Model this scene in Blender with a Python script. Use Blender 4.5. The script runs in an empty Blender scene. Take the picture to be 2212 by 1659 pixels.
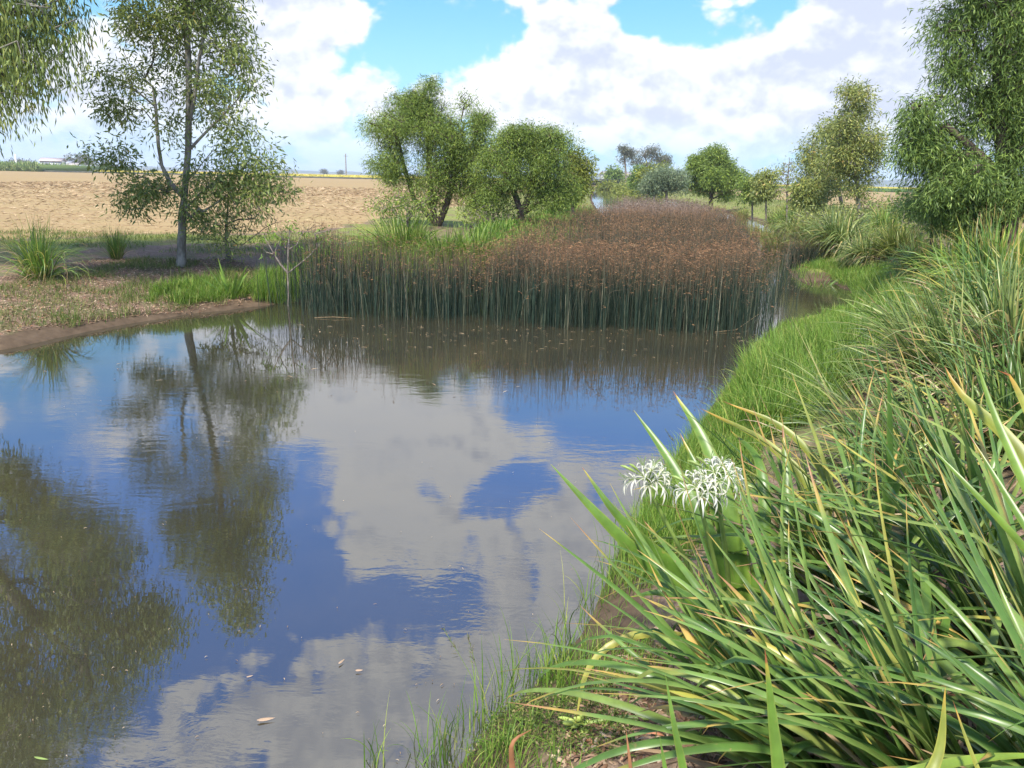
import bpy, math, random
import numpy as np
from mathutils import Vector, Matrix
S = bpy.context.scene
COL = S.collection
R = math.radians
# ------------------------------------------------------------------ camera
CAM = np.array([0.0, 0.0, 2.6]); FPX = 1728.0; PITCH = R(14.46); ROLL = R(1.3)
fw = np.array([0, math.cos(PITCH), -math.sin(PITCH)]); r0 = np.array([1.0, 0, 0]); u0 = np.cross(r0, fw)
rt = math.cos(ROLL) * r0 + math.sin(ROLL) * u0
up = -math.sin(ROLL) * r0 + math.cos(ROLL) * u0
cd = bpy.data.cameras.new('camera'); cam = bpy.data.objects.new('camera', cd); COL.objects.link(cam)
cam.matrix_world = Matrix(((rt[0], up[0], -fw[0], CAM[0]), (rt[1], up[1], -fw[1], CAM[1]), (rt[2], up[2], -fw[2], CAM[2]), (0, 0, 0, 1)))
cd.sensor_width = 36; cd.lens = 36 * FPX / 2212; cd.clip_start = 0.05; cd.clip_end = 30000
S.camera = cam
# ------------------------------------------------------------------ render, exposure
S.render.resolution_x = 1024; S.render.resolution_y = 768
S.view_settings.view_transform = 'Standard'; S.view_settings.look = 'None'
S.view_settings.exposure = 1.3; S.view_settings.gamma = 1; S.view_settings.use_curve_mapping = False
cy = S.cycles
cy.max_bounces = 6; cy.diffuse_bounces = 3; cy.glossy_bounces = 3; cy.transmission_bounces = 3; cy.transparent_max_bounces = 4; cy.volume_bounces = 0
cy.use_denoising = True
# ------------------------------------------------------------------ sun
SUN_EL, SUN_AZ = R(54), R(198)          # azimuth clockwise from +Y: behind the camera, a little to the left
sd = bpy.data.lights.new('sun', 'SUN'); sd.energy = 3.3; sd.angle = R(5); sd.color = (1.0, 0.94, 0.84)
sun = bpy.data.objects.new('sun', sd); COL.objects.link(sun)
sv = Vector((math.sin(SUN_AZ) * math.cos(SUN_EL), math.cos(SUN_AZ) * math.cos(SUN_EL), math.sin(SUN_EL)))
sun.rotation_euler = sv.to_track_quat('Z', 'Y').to_euler(); sun.location = (0, 0, 60)

# ------------------------------------------------------------------ photograph directions -> world (display grid 2212 x 1659)
def ray(x, y):
    d = fw + rt * ((x - 1106) / FPX) - up * ((y - 829.5) / FPX)
    return d / np.linalg.norm(d)
def at_depth(x, y, Y):                   # point on that direction at forward distance Y
    d = ray(x, y); return CAM + d * (Y / d[1])
def at_z(x, y, z=0.0):
    d = ray(x, y); return CAM + d * ((z - CAM[2]) / d[2])

# ------------------------------------------------------------------ node helper
class NT:
    def __init__(s, tree): s.t = tree; s.n = tree.nodes; s.l = tree.links
    def node(s, typ, **kw):
        n = s.n.new(typ)
        for k, v in kw.items():
            if k.startswith('_'): setattr(n, k[1:], v)
        return n
    def put(s, sock, v):
        if isinstance(v, bpy.types.NodeSocket): s.l.new(v, sock)
        elif v is not None: sock.default_value = v
    def m(s, op, a=None, b=None, c=None, clamp=False):
        n = s.n.new('ShaderNodeMath'); n.operation = op; n.use_clamp = clamp
        for i, v in enumerate((a, b, c)):
            if v is not None: s.put(n.inputs[i], v)
        return n.outputs[0]
    def vm(s, op, a=None, b=None, out=0):
        n = s.n.new('ShaderNodeVectorMath'); n.operation = op
        for i, v in enumerate((a, b)):
            if v is not None: s.put(n.inputs[i], v)
        return n.outputs[out]
    def noise(s, vec, scale, detail=4, rough=0.55, dist=0.0, out=0):
        n = s.n.new('ShaderNodeTexNoise'); s.put(n.inputs['Vector'], vec); n.inputs['Scale'].default_value = scale
        n.inputs['Detail'].default_value = detail; n.inputs['Roughness'].default_value = rough; n.inputs['Distortion'].default_value = dist
        return n.outputs[out]
    def step(s, v, a, b, lo=0.0, hi=1.0, smooth=True):
        n = s.n.new('ShaderNodeMapRange'); n.interpolation_type = 'SMOOTHSTEP' if smooth else 'LINEAR'
        s.put(n.inputs[0], v); n.inputs[1].default_value = a; n.inputs[2].default_value = b
        n.inputs[3].default_value = lo; n.inputs[4].default_value = hi
        return n.outputs[0]
    def mix(s, f, a, b):
        n = s.n.new('ShaderNodeMix'); n.data_type = 'RGBA'
        s.put(n.inputs[0], f)
        for k, v in ((6, a), (7, b)):
            if isinstance(v, tuple) and len(v) == 3: v = (*v, 1)
            s.put(n.inputs[k], v)
        return n.outputs[2]
    def ramp(s, f, stops):
        n = s.n.new('ShaderNodeValToRGB'); s.put(n.inputs[0], f); e = n.color_ramp.elements
        while len(e) < len(stops): e.new(0.5)
        for k, (p, c) in enumerate(stops): e[k].position = p; e[k].color = (*c, 1)
        return n.outputs[0]
    def attr(s, name, out='Fac'):
        n = s.n.new('ShaderNodeAttribute'); n.attribute_name = name; return n.outputs[out]
    def bump(s, h, strength=0.5, dist=0.02, normal=None):
        n = s.n.new('ShaderNodeBump'); s.put(n.inputs['Height'], h); n.inputs['Strength'].default_value = strength
        n.inputs['Distance'].default_value = dist
        if normal is not None: s.put(n.inputs['Normal'], normal)
        return n.outputs[0]

# ------------------------------------------------------------------ world: physical sky with clouds
W = bpy.data.worlds.new('World'); S.world = W; W.use_nodes = True
t = NT(W.node_tree); t.n.clear()
geo = t.node('ShaderNodeTexCoord').outputs['Generated']
dirv = t.vm('NORMALIZE', geo)
sep = t.node('ShaderNodeSeparateXYZ'); t.l.new(dirv, sep.inputs[0])
az = t.m('MULTIPLY', t.m('ARCTAN2', sep.outputs[0], sep.outputs[1]), 57.2958)
el = t.m('MULTIPLY', t.m('ARCSINE', sep.outputs[2]), 57.2958)
cmb = t.node('ShaderNodeCombineXYZ'); t.l.new(az, cmb.inputs[0]); t.l.new(el, cmb.inputs[1])
AE = cmb.outputs[0]
sky = t.node('ShaderNodeTexSky'); sky.sky_type = 'NISHITA'; sky.sun_disc = False
sky.sun_elevation = SUN_EL; sky.sun_rotation = SUN_AZ; sky.air_density = 1.0; sky.dust_density = 0.6; sky.ozone_density = 1.6
def azel(x, y, refl=False):
    d = ray(x, y)
    return math.degrees(math.atan2(d[0], d[1])), math.degrees(math.asin(-d[2] if refl else d[2]))
# clouds: (x, y, half width, half height, amount, seen mirrored in the water)
CL = [(690, 55, 185, 120, .7, 0), (560, 20, 200, 130, .5, 0), (300, 150, 420, 150, .32, 0), (80, 260, 300, 110, .35, 0), (690, 245, 130, 90, .42, 0),
      (430, 290, 400, 60, .25, 0), (1060, 190, 120, 75, .8, 0), (870, 205, 90, 50, .5, 0), (1270, 75, 110, 95, .8, 0), (1230, 170, 230, 100, .8, 0), (1500, 190, 270, 100, .95, 0),
      (1700, 240, 200, 100, .8, 0), (1350, 280, 420, 60, .55, 0), (1060, 18, 95, 42, .5, 0), (2000, 120, 310, 230, .95, 0), (1900, 10, 190, 120, .6, 0), (1560, -10, 60, 30, .5, 0),
      (985, 85, 165, 105, -.6, 0), (1530, 55, 200, 66, -.6, 0), (830, 150, 110, 60, -.45, 0), (1500, 345, 600, 26, -.25, 0),
      (860, 880, 210, 110, .75, 1), (880, 1080, 190, 190, .85, 1), (1050, 930, 110, 80, .5, 1), (640, 870, 170, 120, .55, 1), (1300, 1250, 260, 260, .62, 1),
      (1450, 1080, 150, 120, .4, 1), (900, 1480, 430, 130, .6, 1), (130, 1010, 120, 130, .3, 1), (650, 760, 120, 90, .45, 1), (300, 880, 170, 110, .25, 1),
      (1320, 880, 210, 110, -.75, 1), (1090, 1060, 95, 75, -.75, 1), (870, 1330, 170, 62, -.9, 1), (630, 1190, 105, 200, -.75, 1), (430, 1250, 200, 210, -.6, 1), (40, 900, 160, 110, -.3, 1),
      (200, 1250, 300, 300, -.45, 1), (700, 1620, 400, 90, .35, 1)]
wn = t.noise(t.vm('MULTIPLY', AE, (0.07, 0.11, 1)), 1.0, 3, 0.5, out=1)
wob = t.vm('MULTIPLY', t.vm('SUBTRACT', wn, (0.5, 0.5, 0.5)), (6, 4, 0))
AEw = t.vm('ADD', AE, wob)
tot = None
for (x, y, rx, ry, amp, rf) in CL:
    a, e = azel(x, y, rf); rx_ = rx / FPX * 57.3 / max(math.cos(R(e)), .3) * (1 / (1 + .0)); ry_ = ry / FPX * 57.3
    v = t.vm('MULTIPLY', t.vm('SUBTRACT', AEw, (a, e, 0)), (1 / rx_, 1 / ry_, 0))
    ln = t.vm('LENGTH', v, out=1)
    g = t.step(ln, 0.35, 1.35, amp, 0.0)
    tot = g if tot is None else t.m('ADD', tot, g)
def billow(v):                           # rounded heaps: distance cells at three sizes under fine noise
    r_ = None
    for sc_, w_ in ((0.22, .55), (0.6, .26), (1.5, .12)):
        n = t.node('ShaderNodeTexVoronoi'); n.feature = 'F1'; t.put(n.inputs['Vector'], v); n.inputs['Scale'].default_value = sc_
        q = t.m('MULTIPLY', t.m('SUBTRACT', .62, n.outputs['Distance']), w_); r_ = q if r_ is None else t.m('ADD', r_, q)
    return t.m('ADD', t.m('ADD', .44, r_), t.m('MULTIPLY', t.m('SUBTRACT', t.noise(v, .35, 10, .58), .5), 1.0))
AEs = t.vm('MULTIPLY', t.vm('ADD', AE, t.vm('MULTIPLY', wn, (2.5, 2.5, 0))), (1.0, 1.35, 1))
hi = billow(AEs)
hi2 = billow(t.vm('ADD', AEs, (-0.45, 1.0, 0)))
dens = t.m('ADD', tot, t.m('MULTIPLY', t.m('SUBTRACT', hi, 0.5), 2.1))
highgen = t.step(el, 12, 30, 0.06, 0.12)
dens = t.m('ADD', dens, highgen)
alpha = t.step(dens, 0.0, 0.58)
# lit from above: density falling off upward reads as a bright top
lit = t.m('MULTIPLY', t.m('SUBTRACT', hi, hi2), 3.2)
lit = t.m('ADD', lit, t.m('MULTIPLY', dens, -0.42))
for (x, y, rx, ry, amp, rf) in [(1330, 130, 330, 150, .35, 0), (720, 40, 150, 80, .45, 0), (1060, 180, 130, 90, .6, 0), (1640, 200, 180, 90, .5, 0), (700, 240, 150, 70, .5, 0), (1900, 90, 260, 170, -.2, 0),
                                (880, 960, 260, 230, .9, 1), (640, 860, 160, 130, .7, 1), (900, 1200, 200, 120, .6, 1), (1350, 1200, 260, 260, .35, 1), (900, 1500, 400, 120, -.1, 1)]:
    a, e = azel(x, y, rf); v = t.vm('MULTIPLY', t.vm('SUBTRACT', AEw, (a, e, 0)), (FPX / rx / 57.3, FPX / ry / 57.3, 0))
    lit = t.m('ADD', lit, t.step(t.vm('LENGTH', v, out=1), 0.2, 1.5, amp, 0.0))
shade = t.step(lit, -1.1, 0.45)
ccol = t.mix(shade, (0.50, 0.53, 0.64), (0.80, 0.80, 0.82))
# sky colour
skyc = t.vm('MULTIPLY', sky.outputs[0], (0.068, 0.112, 0.128))
skyc = t.mix(t.step(el, 9, 22), skyc, t.vm('MULTIPLY', sky.outputs[0], (0.085, 0.150, 0.245)))
hz = t.step(el, -1, 13, 1.0, 0.0)
skyc2 = t.mix(t.m('MULTIPLY', hz, 0.72), skyc, (0.36, 0.54, 0.86))
fade = t.step(el, 0.2, 4.5, 0.25, 1.0)
fin = t.mix(t.m('MULTIPLY', t.m('MULTIPLY', alpha, fade), 0.93), skyc2, ccol)
bg = t.node('ShaderNodeBackground'); t.l.new(fin, bg.inputs[0]); bg.inputs[1].default_value = 0.62
wo = t.node('ShaderNodeOutputWorld'); t.l.new(bg.outputs[0], wo.inputs[0])
W.cycles.sampling_method = 'MANUAL'; W.cycles.sample_map_resolution = 512

# ------------------------------------------------------------------ tagging and meshes
def tag(o, label=None, cat=None, group=None, kind=None):
    if label: o['label'] = label
    if cat: o['category'] = cat
    if group: o['group'] = group
    if kind: o['kind'] = kind
    return o
def mesh_np(name, V, F, attrs=None, smooth=False, mats=()):
    """V (n,3); F list of arrays (m,k) with k = 3 or 4; attrs name -> per vertex float array (n,) or (n,4)"""
    me = bpy.data.meshes.new(name)
    V = np.asarray(V, np.float32); Fs = [np.asarray(f, np.int32) for f in (F if isinstance(F, list) else [F]) if len(f)]
    me.vertices.add(len(V)); me.vertices.foreach_set('co', V.ravel())
    tot = np.concatenate([np.full(len(f), f.shape[1], np.int32) for f in Fs]); loops = np.concatenate([f.ravel() for f in Fs])
    st = np.concatenate([[0], np.cumsum(tot)[:-1]]).astype(np.int32)
    me.loops.add(len(loops)); me.loops.foreach_set('vertex_index', loops)
    me.polygons.add(len(tot)); me.polygons.foreach_set('loop_start', st); me.polygons.foreach_set('loop_total', tot)
    if smooth: me.polygons.foreach_set('use_smooth', np.ones(len(tot), bool))
    for k, a in (attrs or {}).items():
        a = np.asarray(a, np.float32)
        if a.ndim == 1: me.attributes.new(k, 'FLOAT', 'POINT').data.foreach_set('value', a)
        else: me.attributes.new(k, 'FLOAT_COLOR', 'POINT').data.foreach_set('color', a.ravel())
    me.update(calc_edges=True); me.validate()
    for m in mats: me.materials.append(m)
    return me
def obj(name, me, parent=None, loc=None, origin=None):
    if origin is not None:
        n = len(me.vertices); c = np.empty(n * 3, np.float32); me.vertices.foreach_get('co', c)
        c = c.reshape(-1, 3) - np.asarray(origin, np.float32); me.vertices.foreach_set('co', c.ravel()); loc = origin
    o = bpy.data.objects.new(name, me); COL.objects.link(o)
    if parent is not None: o.parent = parent
    if loc is not None: o.location = [float(v) for v in loc]
    return o
def empty(name, loc):
    o = bpy.data.objects.new(name, None); COL.objects.link(o); o.location = [float(v) for v in loc]; o.empty_display_size = 0.3; return o
def copy_tree(o, parent=None):
    c = o.copy(); COL.objects.link(c)
    if parent is not None: c.parent = parent
    for k in [q for q in o.children]: copy_tree(k, c)
    return c
class Acc:
    """collects vertices, faces and attributes"""
    def __init__(s): s.V = []; s.F = {3: [], 4: []}; s.A = {}; s.n = 0
    def add(s, V, F, **at):
        V = np.asarray(V, float).reshape(-1, 3)
        for f in (F if isinstance(F, list) and isinstance(F[0], np.ndarray) else [F]):
            f = np.asarray(f, int)
            if len(f): s.F[f.shape[1]].append(f + s.n)
        s.V.append(V)
        for k, a in at.items(): s.A.setdefault(k, []).append(np.broadcast_to(np.asarray(a, float), (len(V),)))
        s.n += len(V)
    def mesh(s, name, mats, smooth=False):
        F = [np.concatenate(s.F[k]) for k in (3, 4) if s.F[k]]
        return mesh_np(name, np.concatenate(s.V), F, {k: np.concatenate(a) for k, a in s.A.items()}, smooth, mats)

# ------------------------------------------------------------------ materials
def new_mat(name):
    m = bpy.data.materials.new(name); m.use_nodes = True; t = NT(m.node_tree); t.n.clear()
    out = t.node('ShaderNodeOutputMaterial'); return m, t, out
def principled(t, col, rough=0.6, spec=0.3, normal=None):
    p = t.node('ShaderNodeBsdfPrincipled'); t.put(p.inputs['Base Color'], (*col, 1) if isinstance(col, tuple) else col)
    t.put(p.inputs['Roughness'], rough); p.inputs['Specular IOR Level'].default_value = spec
    if normal is not None: t.l.new(normal, p.inputs['Normal'])
    return p
def mat_leaf(name, stops, trans=0.35, rough=0.5, spec=0.35, tip=None, base=None, edge=None, spots=None):
    """stops: colours over the per-leaf random number; tip / base: (start, end, colour) along the blade"""
    m, t, out = new_mat(name)
    c = t.ramp(t.attr('rnd'), stops)
    tt = t.attr('t')
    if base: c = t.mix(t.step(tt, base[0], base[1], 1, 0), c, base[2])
    if edge is not None: c = t.mix(t.m('MULTIPLY', t.step(t.attr('e'), 0.55, 1.0), 0.45), c, edge)
    if tip:
        w = t.m('ADD', tt, t.m('MULTIPLY', t.m('SUBTRACT', t.m('FRACT', t.m('MULTIPLY', t.attr('rnd'), 37.7)), 0.5), 0.16))
        c = t.mix(t.step(w, tip[0], tip[1]), c, tip[2])
        if len(tip) > 3: c = t.mix(t.step(w, tip[1], 1.0), c, tip[3])
    ob = t.node('ShaderNodeTexCoord').outputs['Object']
    v = t.noise(ob, 9.0, 3, 0.6)
    c = t.mix(1.0, c, (1, 1, 1)) if False else c
    if spots: c = t.mix(t.m('MULTIPLY', t.step(t.noise(ob, 26.0, 4, .7), .62, .70), .75), c, spots)
    hs = t.node('ShaderNodeHueSaturation'); t.l.new(c, hs.inputs['Color']); t.l.new(t.step(v, 0.3, 0.7, 0.8, 1.2), hs.inputs['Value']); c = hs.outputs[0]
    p = principled(t, c, rough, spec)
    tr = t.node('ShaderNodeBsdfTranslucent'); t.l.new(c, tr.inputs[0])
    mx = t.node('ShaderNodeMixShader'); mx.inputs[0].default_value = trans
    t.l.new(p.outputs[0], mx.inputs[1]); t.l.new(tr.outputs[0], mx.inputs[2]); t.l.new(mx.outputs[0], out.inputs[0])
    return m
def mat_plain(name, c1, c2, scale=6, rough=0.8, spec=0.2, bump=0.3, stretch=(1, 1, 1), dist=0.02):
    m, t, out = new_mat(name)
    ob = t.vm('MULTIPLY', t.node('ShaderNodeTexCoord').outputs['Object'], stretch)
    n = t.noise(ob, scale, 6, 0.65)
    c = t.mix(t.step(n, 0.35, 0.65), c1, c2)
    p = principled(t, c, rough, spec, t.bump(n, bump, dist)); t.l.new(p.outputs[0], out.inputs[0]); return m
# ------------------------------------------------------------------ pond outline on the water plane
def zp(x, y, z=0.0):
    p = at_z(x, y, z); return (p[0], p[1])
SHORE = [(-30, -4), (-34, 4), (-22, 9.6), (-14, 11.4)]
SHORE += [zp(*q) for q in [(0, 757), (100, 736), (200, 713), (330, 691), (430, 676), (520, 666), (610, 656)]]
SHORE += [(-2.9, 17.0), (-1.9, 17.1), (-1.0, 17.3), (0.1, 18.6), (1.2, 21.5), (2.6, 27), (3.4, 33), (4.6, 42), (6.0, 55), (7.4, 75), (9.3, 100), (12.5, 135), (17.5, 185), (21.5, 229),
          (31, 233), (30, 215), (25.5, 175), (23, 140), (21.5, 110), (20, 90), (19, 72), (17, 58), (14.5, 45), (11.6, 36), (9.8, 29.5), (8.5, 25), (7.9, 22.3)]
SHORE += [zp(*q) for q in [(1790, 606), (1832, 625), (1846, 642), (1828, 668), (1765, 690), (1690, 704), (1640, 740), (1600, 790), (1560, 850), (1505, 925), (1450, 1010), (1400, 1085),
                           (1340, 1185), (1305, 1262), (1262, 1362), (1205, 1425), (1135, 1500), (1055, 1560), (988, 1659)]]
SHORE += [(-1.1, 2.0), (-2.6, 0.2), (-7, -4), (-15, -8), (-26, -8)]
SH = np.array(SHORE, float)
def seg_sd(P, poly):
    """signed distance, positive outside"""
    P = np.asarray(P, float); d2 = np.full(len(P), 1e18); ins = np.zeros(len(P), bool)
    n = len(poly)
    for i in range(n):
        a = poly[i]; b = poly[(i + 1) % n]; e = b - a; w = P - a
        tt = np.clip((w @ e) / (e @ e), 0, 1); q = w - tt[:, None] * e
        d2 = np.minimum(d2, (q * q).sum(1))
        c = ((a[1] <= P[:, 1]) & (b[1] > P[:, 1])) | ((b[1] <= P[:, 1]) & (a[1] > P[:, 1]))
        xi = a[0] + (P[:, 1] - a[1]) * e[0] / (e[1] if abs(e[1]) > 1e-9 else 1e-9)
        ins ^= c & (P[:, 0] < xi)
    d = np.sqrt(d2); return np.where(ins, -d, d)
_rng = np.random.default_rng(5); _tab = _rng.random((256, 256))
def vnoise(x, y):
    xi = np.floor(x).astype(int); yi = np.floor(y).astype(int); fx = x - xi; fy = y - yi
    fx = fx * fx * (3 - 2 * fx); fy = fy * fy * (3 - 2 * fy)
    g = lambda i, j: _tab[i & 255, j & 255]
    return (g(xi, yi) * (1 - fx) + g(xi + 1, yi) * fx) * (1 - fy) + (g(xi, yi + 1) * (1 - fx) + g(xi + 1, yi + 1) * fx) * fy
def fbm(x, y, o=4):
    s = 0; a = 0.5
    for k in range(o): s = s + a * vnoise(x * 2 ** k + 17.3 * k, y * 2 ** k + 9.1 * k); a *= 0.5
    return s
def wob_sd(P):
    P = np.asarray(P, float); d = seg_sd(P, SH)
    r = np.hypot(P[:, 0], P[:, 1])
    return d + (fbm(P[:, 0] * 1.7, P[:, 1] * 1.7) - 0.47) * np.clip(0.05 + r * 0.010, 0, 0.3)
def height_from(P, d):
    x, y = P[:, 0], P[:, 1]
    right = 1 / (1 + np.exp(-(x - (-1.0 + 0.35 * np.clip(y, 0, 400) ** 0.9)) * 1.2))
    right = np.where(y > 60, 0.3, right)
    dd = np.maximum(d, 0)
    hl = 0.78 * (1 - np.exp(-dd * 0.34)); hr = 1.0 * (1 - np.exp(-dd * 0.42)) 
    h = hl * (1 - right) + hr * right
    lip = 0.05 * (1 - np.exp(-dd * 12))
    n = (fbm(x * 0.9, y * 0.9) - 0.47) * 0.16 * np.clip(dd, 0, 1.0) + (fbm(x * 4.5, y * 4.5, 3) - 0.43) * 0.06 * np.clip(dd * 3, 0, 1)
    far = np.clip((np.hypot(x, y) - 45) / 60, 0, 1)
    base = 0.78
    h = (h + lip + n * (1 - far)) 
    h = np.where(dd > 6, h + (base - h) * np.clip((dd - 6) / 10, 0, 1), h)
    return np.where(d > 0, h, -0.9 * (1 - np.exp(d * 0.9)))
def H(P): P = np.atleast_2d(np.asarray(P, float))[:, :2]; return height_from(P, wob_sd(P))
def hz1(x, y): return float(H([(x, y)])[0])
def ground_at(xd, yd, lo=0.0):
    """where the photograph's direction meets the ground"""
    d = ray(xd, yd); ds = np.concatenate([np.linspace(0.5, 60, 1500), np.linspace(60, 900, 1200)])
    P = CAM + d[None] * ds[:, None]; hh = np.maximum(H(P), lo); k = np.argmax(P[:, 2] < hh)
    return P[k][:2]

def spacing(a, b, fine_a, fine_b, s, g):
    mid = list(np.arange(fine_a, fine_b, s)); hi = [mid[-1]]; st = s
    while hi[-1] < b: st *= g; hi.append(hi[-1] + st)
    lo = [mid[0]]; st = s
    while lo[-1] > a: st *= g; lo.append(lo[-1] - st)
    return np.array(lo[:0:-1] + mid + hi[1:])
gx = spacing(-4500, 4500, -15, 12, 0.11, 1.05); gy = spacing(-60, 4600, 1.0, 26, 0.10, 1.035)
GX, GY = np.meshgrid(gx, gy); P = np.stack([GX.ravel(), GY.ravel()], 1)
dS = wob_sd(P); Z = height_from(P, dS)
nx, ny = len(gx), len(gy); idx = np.arange(nx * ny).reshape(ny, nx)
F = np.stack([idx[:-1, :-1], idx[:-1, 1:], idx[1:, 1:], idx[1:, :-1]], -1).reshape(-1, 4)
rr = np.hypot(P[:, 0], P[:, 1]); wob = (fbm(P[:, 0] * .5, P[:, 1] * .5) - .47) * 3
left = (P[:, 0] < -1 + 0.2 * P[:, 1])
mud = np.clip(1 - (dS - 0.18) / 0.35, 0, 1)
verge = np.clip((dS + wob - 5.6) / .8, 0, 1) * np.clip(1 - (dS + wob - 8.4) / .9, 0, 1)
patch = np.exp(-(((P[:, 0] + 15) / 8) ** 2 + ((P[:, 1] - 29 - wob) / 2.2) ** 2)) * 0.8
verge = np.maximum(verge, patch * left)
field = np.clip((dS + wob * .6 - 8.8) / .6, 0, 1)
field = np.where(P[:, 1] < -5, 0, field)
veg = np.clip((P[:, 1] - 34) / 20, 0, 1) * np.clip(1 - (dS - 9) / 2, 0, 1)   # far banks are all green
veg = np.maximum(veg, np.clip(1 - dS / 3.2, 0, 1) * (P[:, 0] > 4.0) * (P[:, 1] < 40) * .8)
verge = np.maximum(verge, veg)
zone = np.stack([mud, verge, field, np.ones_like(mud)], 1)

m, t, out = new_mat('soil and grass'); ob = t.node('ShaderNodeTexCoord').outputs['Object']
zs = t.node('ShaderNodeSeparateColor'); t.l.new(t.attr('zone', 'Color'), zs.inputs[0])
n1 = t.noise(ob, 1.1, 5, 0.6); n2 = t.noise(ob, 7, 6, 0.7); n3 = t.noise(t.vm('MULTIPLY', ob, (1, .5, 1)), 38, 4, 0.75)
nf = t.noise(ob, 0.35, 6, 0.7)
mul = t.ramp(n3, [(.25, (.075, .05, .035)), (.45, (.175, .12, .082)), (.6, (.27, .19, .13)), (.8, (.42, .32, .22))])
mul = t.mix(t.step(n1, .46, .60, 0, .6), mul, (.10, .13, .035))
mulv = t.mix(t.step(n2, .35, .65, 0, .5), mul, (.11, .075, .055))
grs = t.ramp(n3, [(.25, (.05, .075, .02)), (.45, (.15, .18, .04)), (.6, (.24, .25, .065)), (.8, (.34, .28, .14))])
grs = t.mix(t.step(n1, .45, .62, 0, .6), grs, (.16, .115, .07))
fld = t.ramp(n2, [(.2, (.25, .175, .08)), (.45, (.31, .225, .105)), (.62, (.345, .255, .12)), (.85, (.42, .33, .165))])
fld = t.mix(t.step(n3, .52, .7, 0, .5), fld, (.20, .11, .06))
fld = t.mix(t.step(nf, .5, .66, 0, .4), fld, (.27, .24, .09))
strk = t.noise(t.vm('MULTIPLY', ob, (.09, 1.0, 1)), .8, 5, .65)
fld = t.mix(t.step(strk, .4, .62, 0, .45), fld, (.22, .135, .07))
mudc = t.ramp(n2, [(.3, (.065, .045, .028)), (.7, (.13, .092, .058))])
fz = lambda s: t.step(t.m('ADD', s, t.m('MULTIPLY', t.m('SUBTRACT', n2, .5), 0.9)), .3, .7)
c = t.mix(fz(zs.outputs[1]), mulv, grs)
c = t.mix(fz(zs.outputs[2]), c, fld)
c = t.mix(fz(zs.outputs[0]), c, mudc)
hh = t.m('ADD', t.m('MULTIPLY', n3, .5), n2)
p = principled(t, c, .9, .12, t.bump(hh, 0.3, 0.025)); t.l.new(p.outputs[0], out.inputs[0]); M_GROUND = m
g = obj('ground', mesh_np('ground', np.column_stack([P, Z]), F, {'zone': zone}, True, [M_GROUND])); tag(g, kind='structure')

# ------------------------------------------------------------------ water
m, t, out = new_mat('pond water'); ob = t.node('ShaderNodeTexCoord').outputs['Object']
rip = t.noise(t.vm('MULTIPLY', ob, (2.2, 5.5, 1)), 1.0, 4, .55, .6)
rip2 = t.noise(t.vm('MULTIPLY', ob, (9, 20, 1)), 1.0, 3, .55, .3)
patchn = t.step(t.noise(ob, .38, 3, .5), .42, .62, .12, 1.0)
hgt = t.m('MULTIPLY', t.m('ADD', t.m('MULTIPLY', rip, 1.0), t.m('MULTIPLY', rip2, .22)), patchn)
silt = t.mix(t.step(t.noise(ob, .7, 4), .35, .65), (.042, .037, .021), (.031, .029, .019))
p = principled(t, silt, .01, .5, t.bump(hgt, .15, .014)); p.inputs['IOR'].default_value = 2.7
t.l.new(p.outputs[0], out.inputs[0]); M_WATER = m
wv = []; wf = []
wp = SH
# a sheet a little wider than the pond, hidden where the banks rise above it
xs = np.array([-45, -20, -5, 5, 15, 40.]); ys = np.array([-12, 0, 10, 20, 40, 80, 140, 236.])
WX, WY = np.meshgrid(xs, ys); ii = np.arange(WX.size).reshape(WX.shape)
wF = np.stack([ii[:-1, :-1], ii[:-1, 1:], ii[1:, 1:], ii[1:, :-1]], -1).reshape(-1, 4)
w = obj('water', mesh_np('water', np.column_stack([WX.ravel(), WY.ravel(), np.zeros(WX.size)]), wF, None, False, [M_WATER])); tag(w, kind='structure')

# ------------------------------------------------------------------ hills on the horizon
M_HILL = mat_plain('hill forest', (.05, .075, .05), (.09, .11, .07), .01, .9)
def ridge(name, pts, Y, seed):
    """pts: (x, height) in the photograph, built as rounded hills at forward distance Y"""
    rng = np.random.default_rng(seed); V = []; n = 60
    xs_ = np.linspace(pts[0][0], pts[-1][0], n); hs = np.interp(xs_, [q[0] for q in pts], [q[1] for q in pts])
    prof = [(-1, 0), (-.6, .45), (-.25, .85), (0, 1), (.3, .8), (.7, .35), (1, 0)]
    for x, hpx in zip(xs_, hs):
        hpx = hpx * (1 + .1 * math.sin(x * .11 + seed)) ; b = at_depth(x, 384 + (x - 1106) * .0227, Y)
        for (a, k) in prof: V.append((b[0], Y + a * Y * .09, .8 + k * (hpx / FPX * Y + 2.0)))
    k = len(prof); I = np.arange(n * k).reshape(n, k)
    Fh = np.stack([I[:-1, :-1], I[1:, :-1], I[1:, 1:], I[:-1, 1:]], -1).reshape(-1, 4)
    o = obj(name, mesh_np(name, V, Fh, None, True, [M_HILL])); tag(o, kind='structure')
ridge('hills', [(1215, 0), (1270, 12), (1310, 15), (1345, 9), (1352, 7), (1385, 15), (1420, 8), (1500, 5), (1560, 0)], 3200, 1)
ridge('hills', [(1780, 0), (1850, 9), (1890, 14), (1925, 12), (1950, 16), (2020, 13), (2120, 11), (2230, 14), (2300, 4)], 3000, 2)
ridge('hills', [(560, 2), (620, 8), (655, 5), (720, 3), (760, 6), (800, 1), (900, 2)], 3600, 3)
ridge('hills', [(-80, 3), (60, 6), (200, 10), (320, 6), (500, 3), (560, 0)], 3700, 4)
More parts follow.
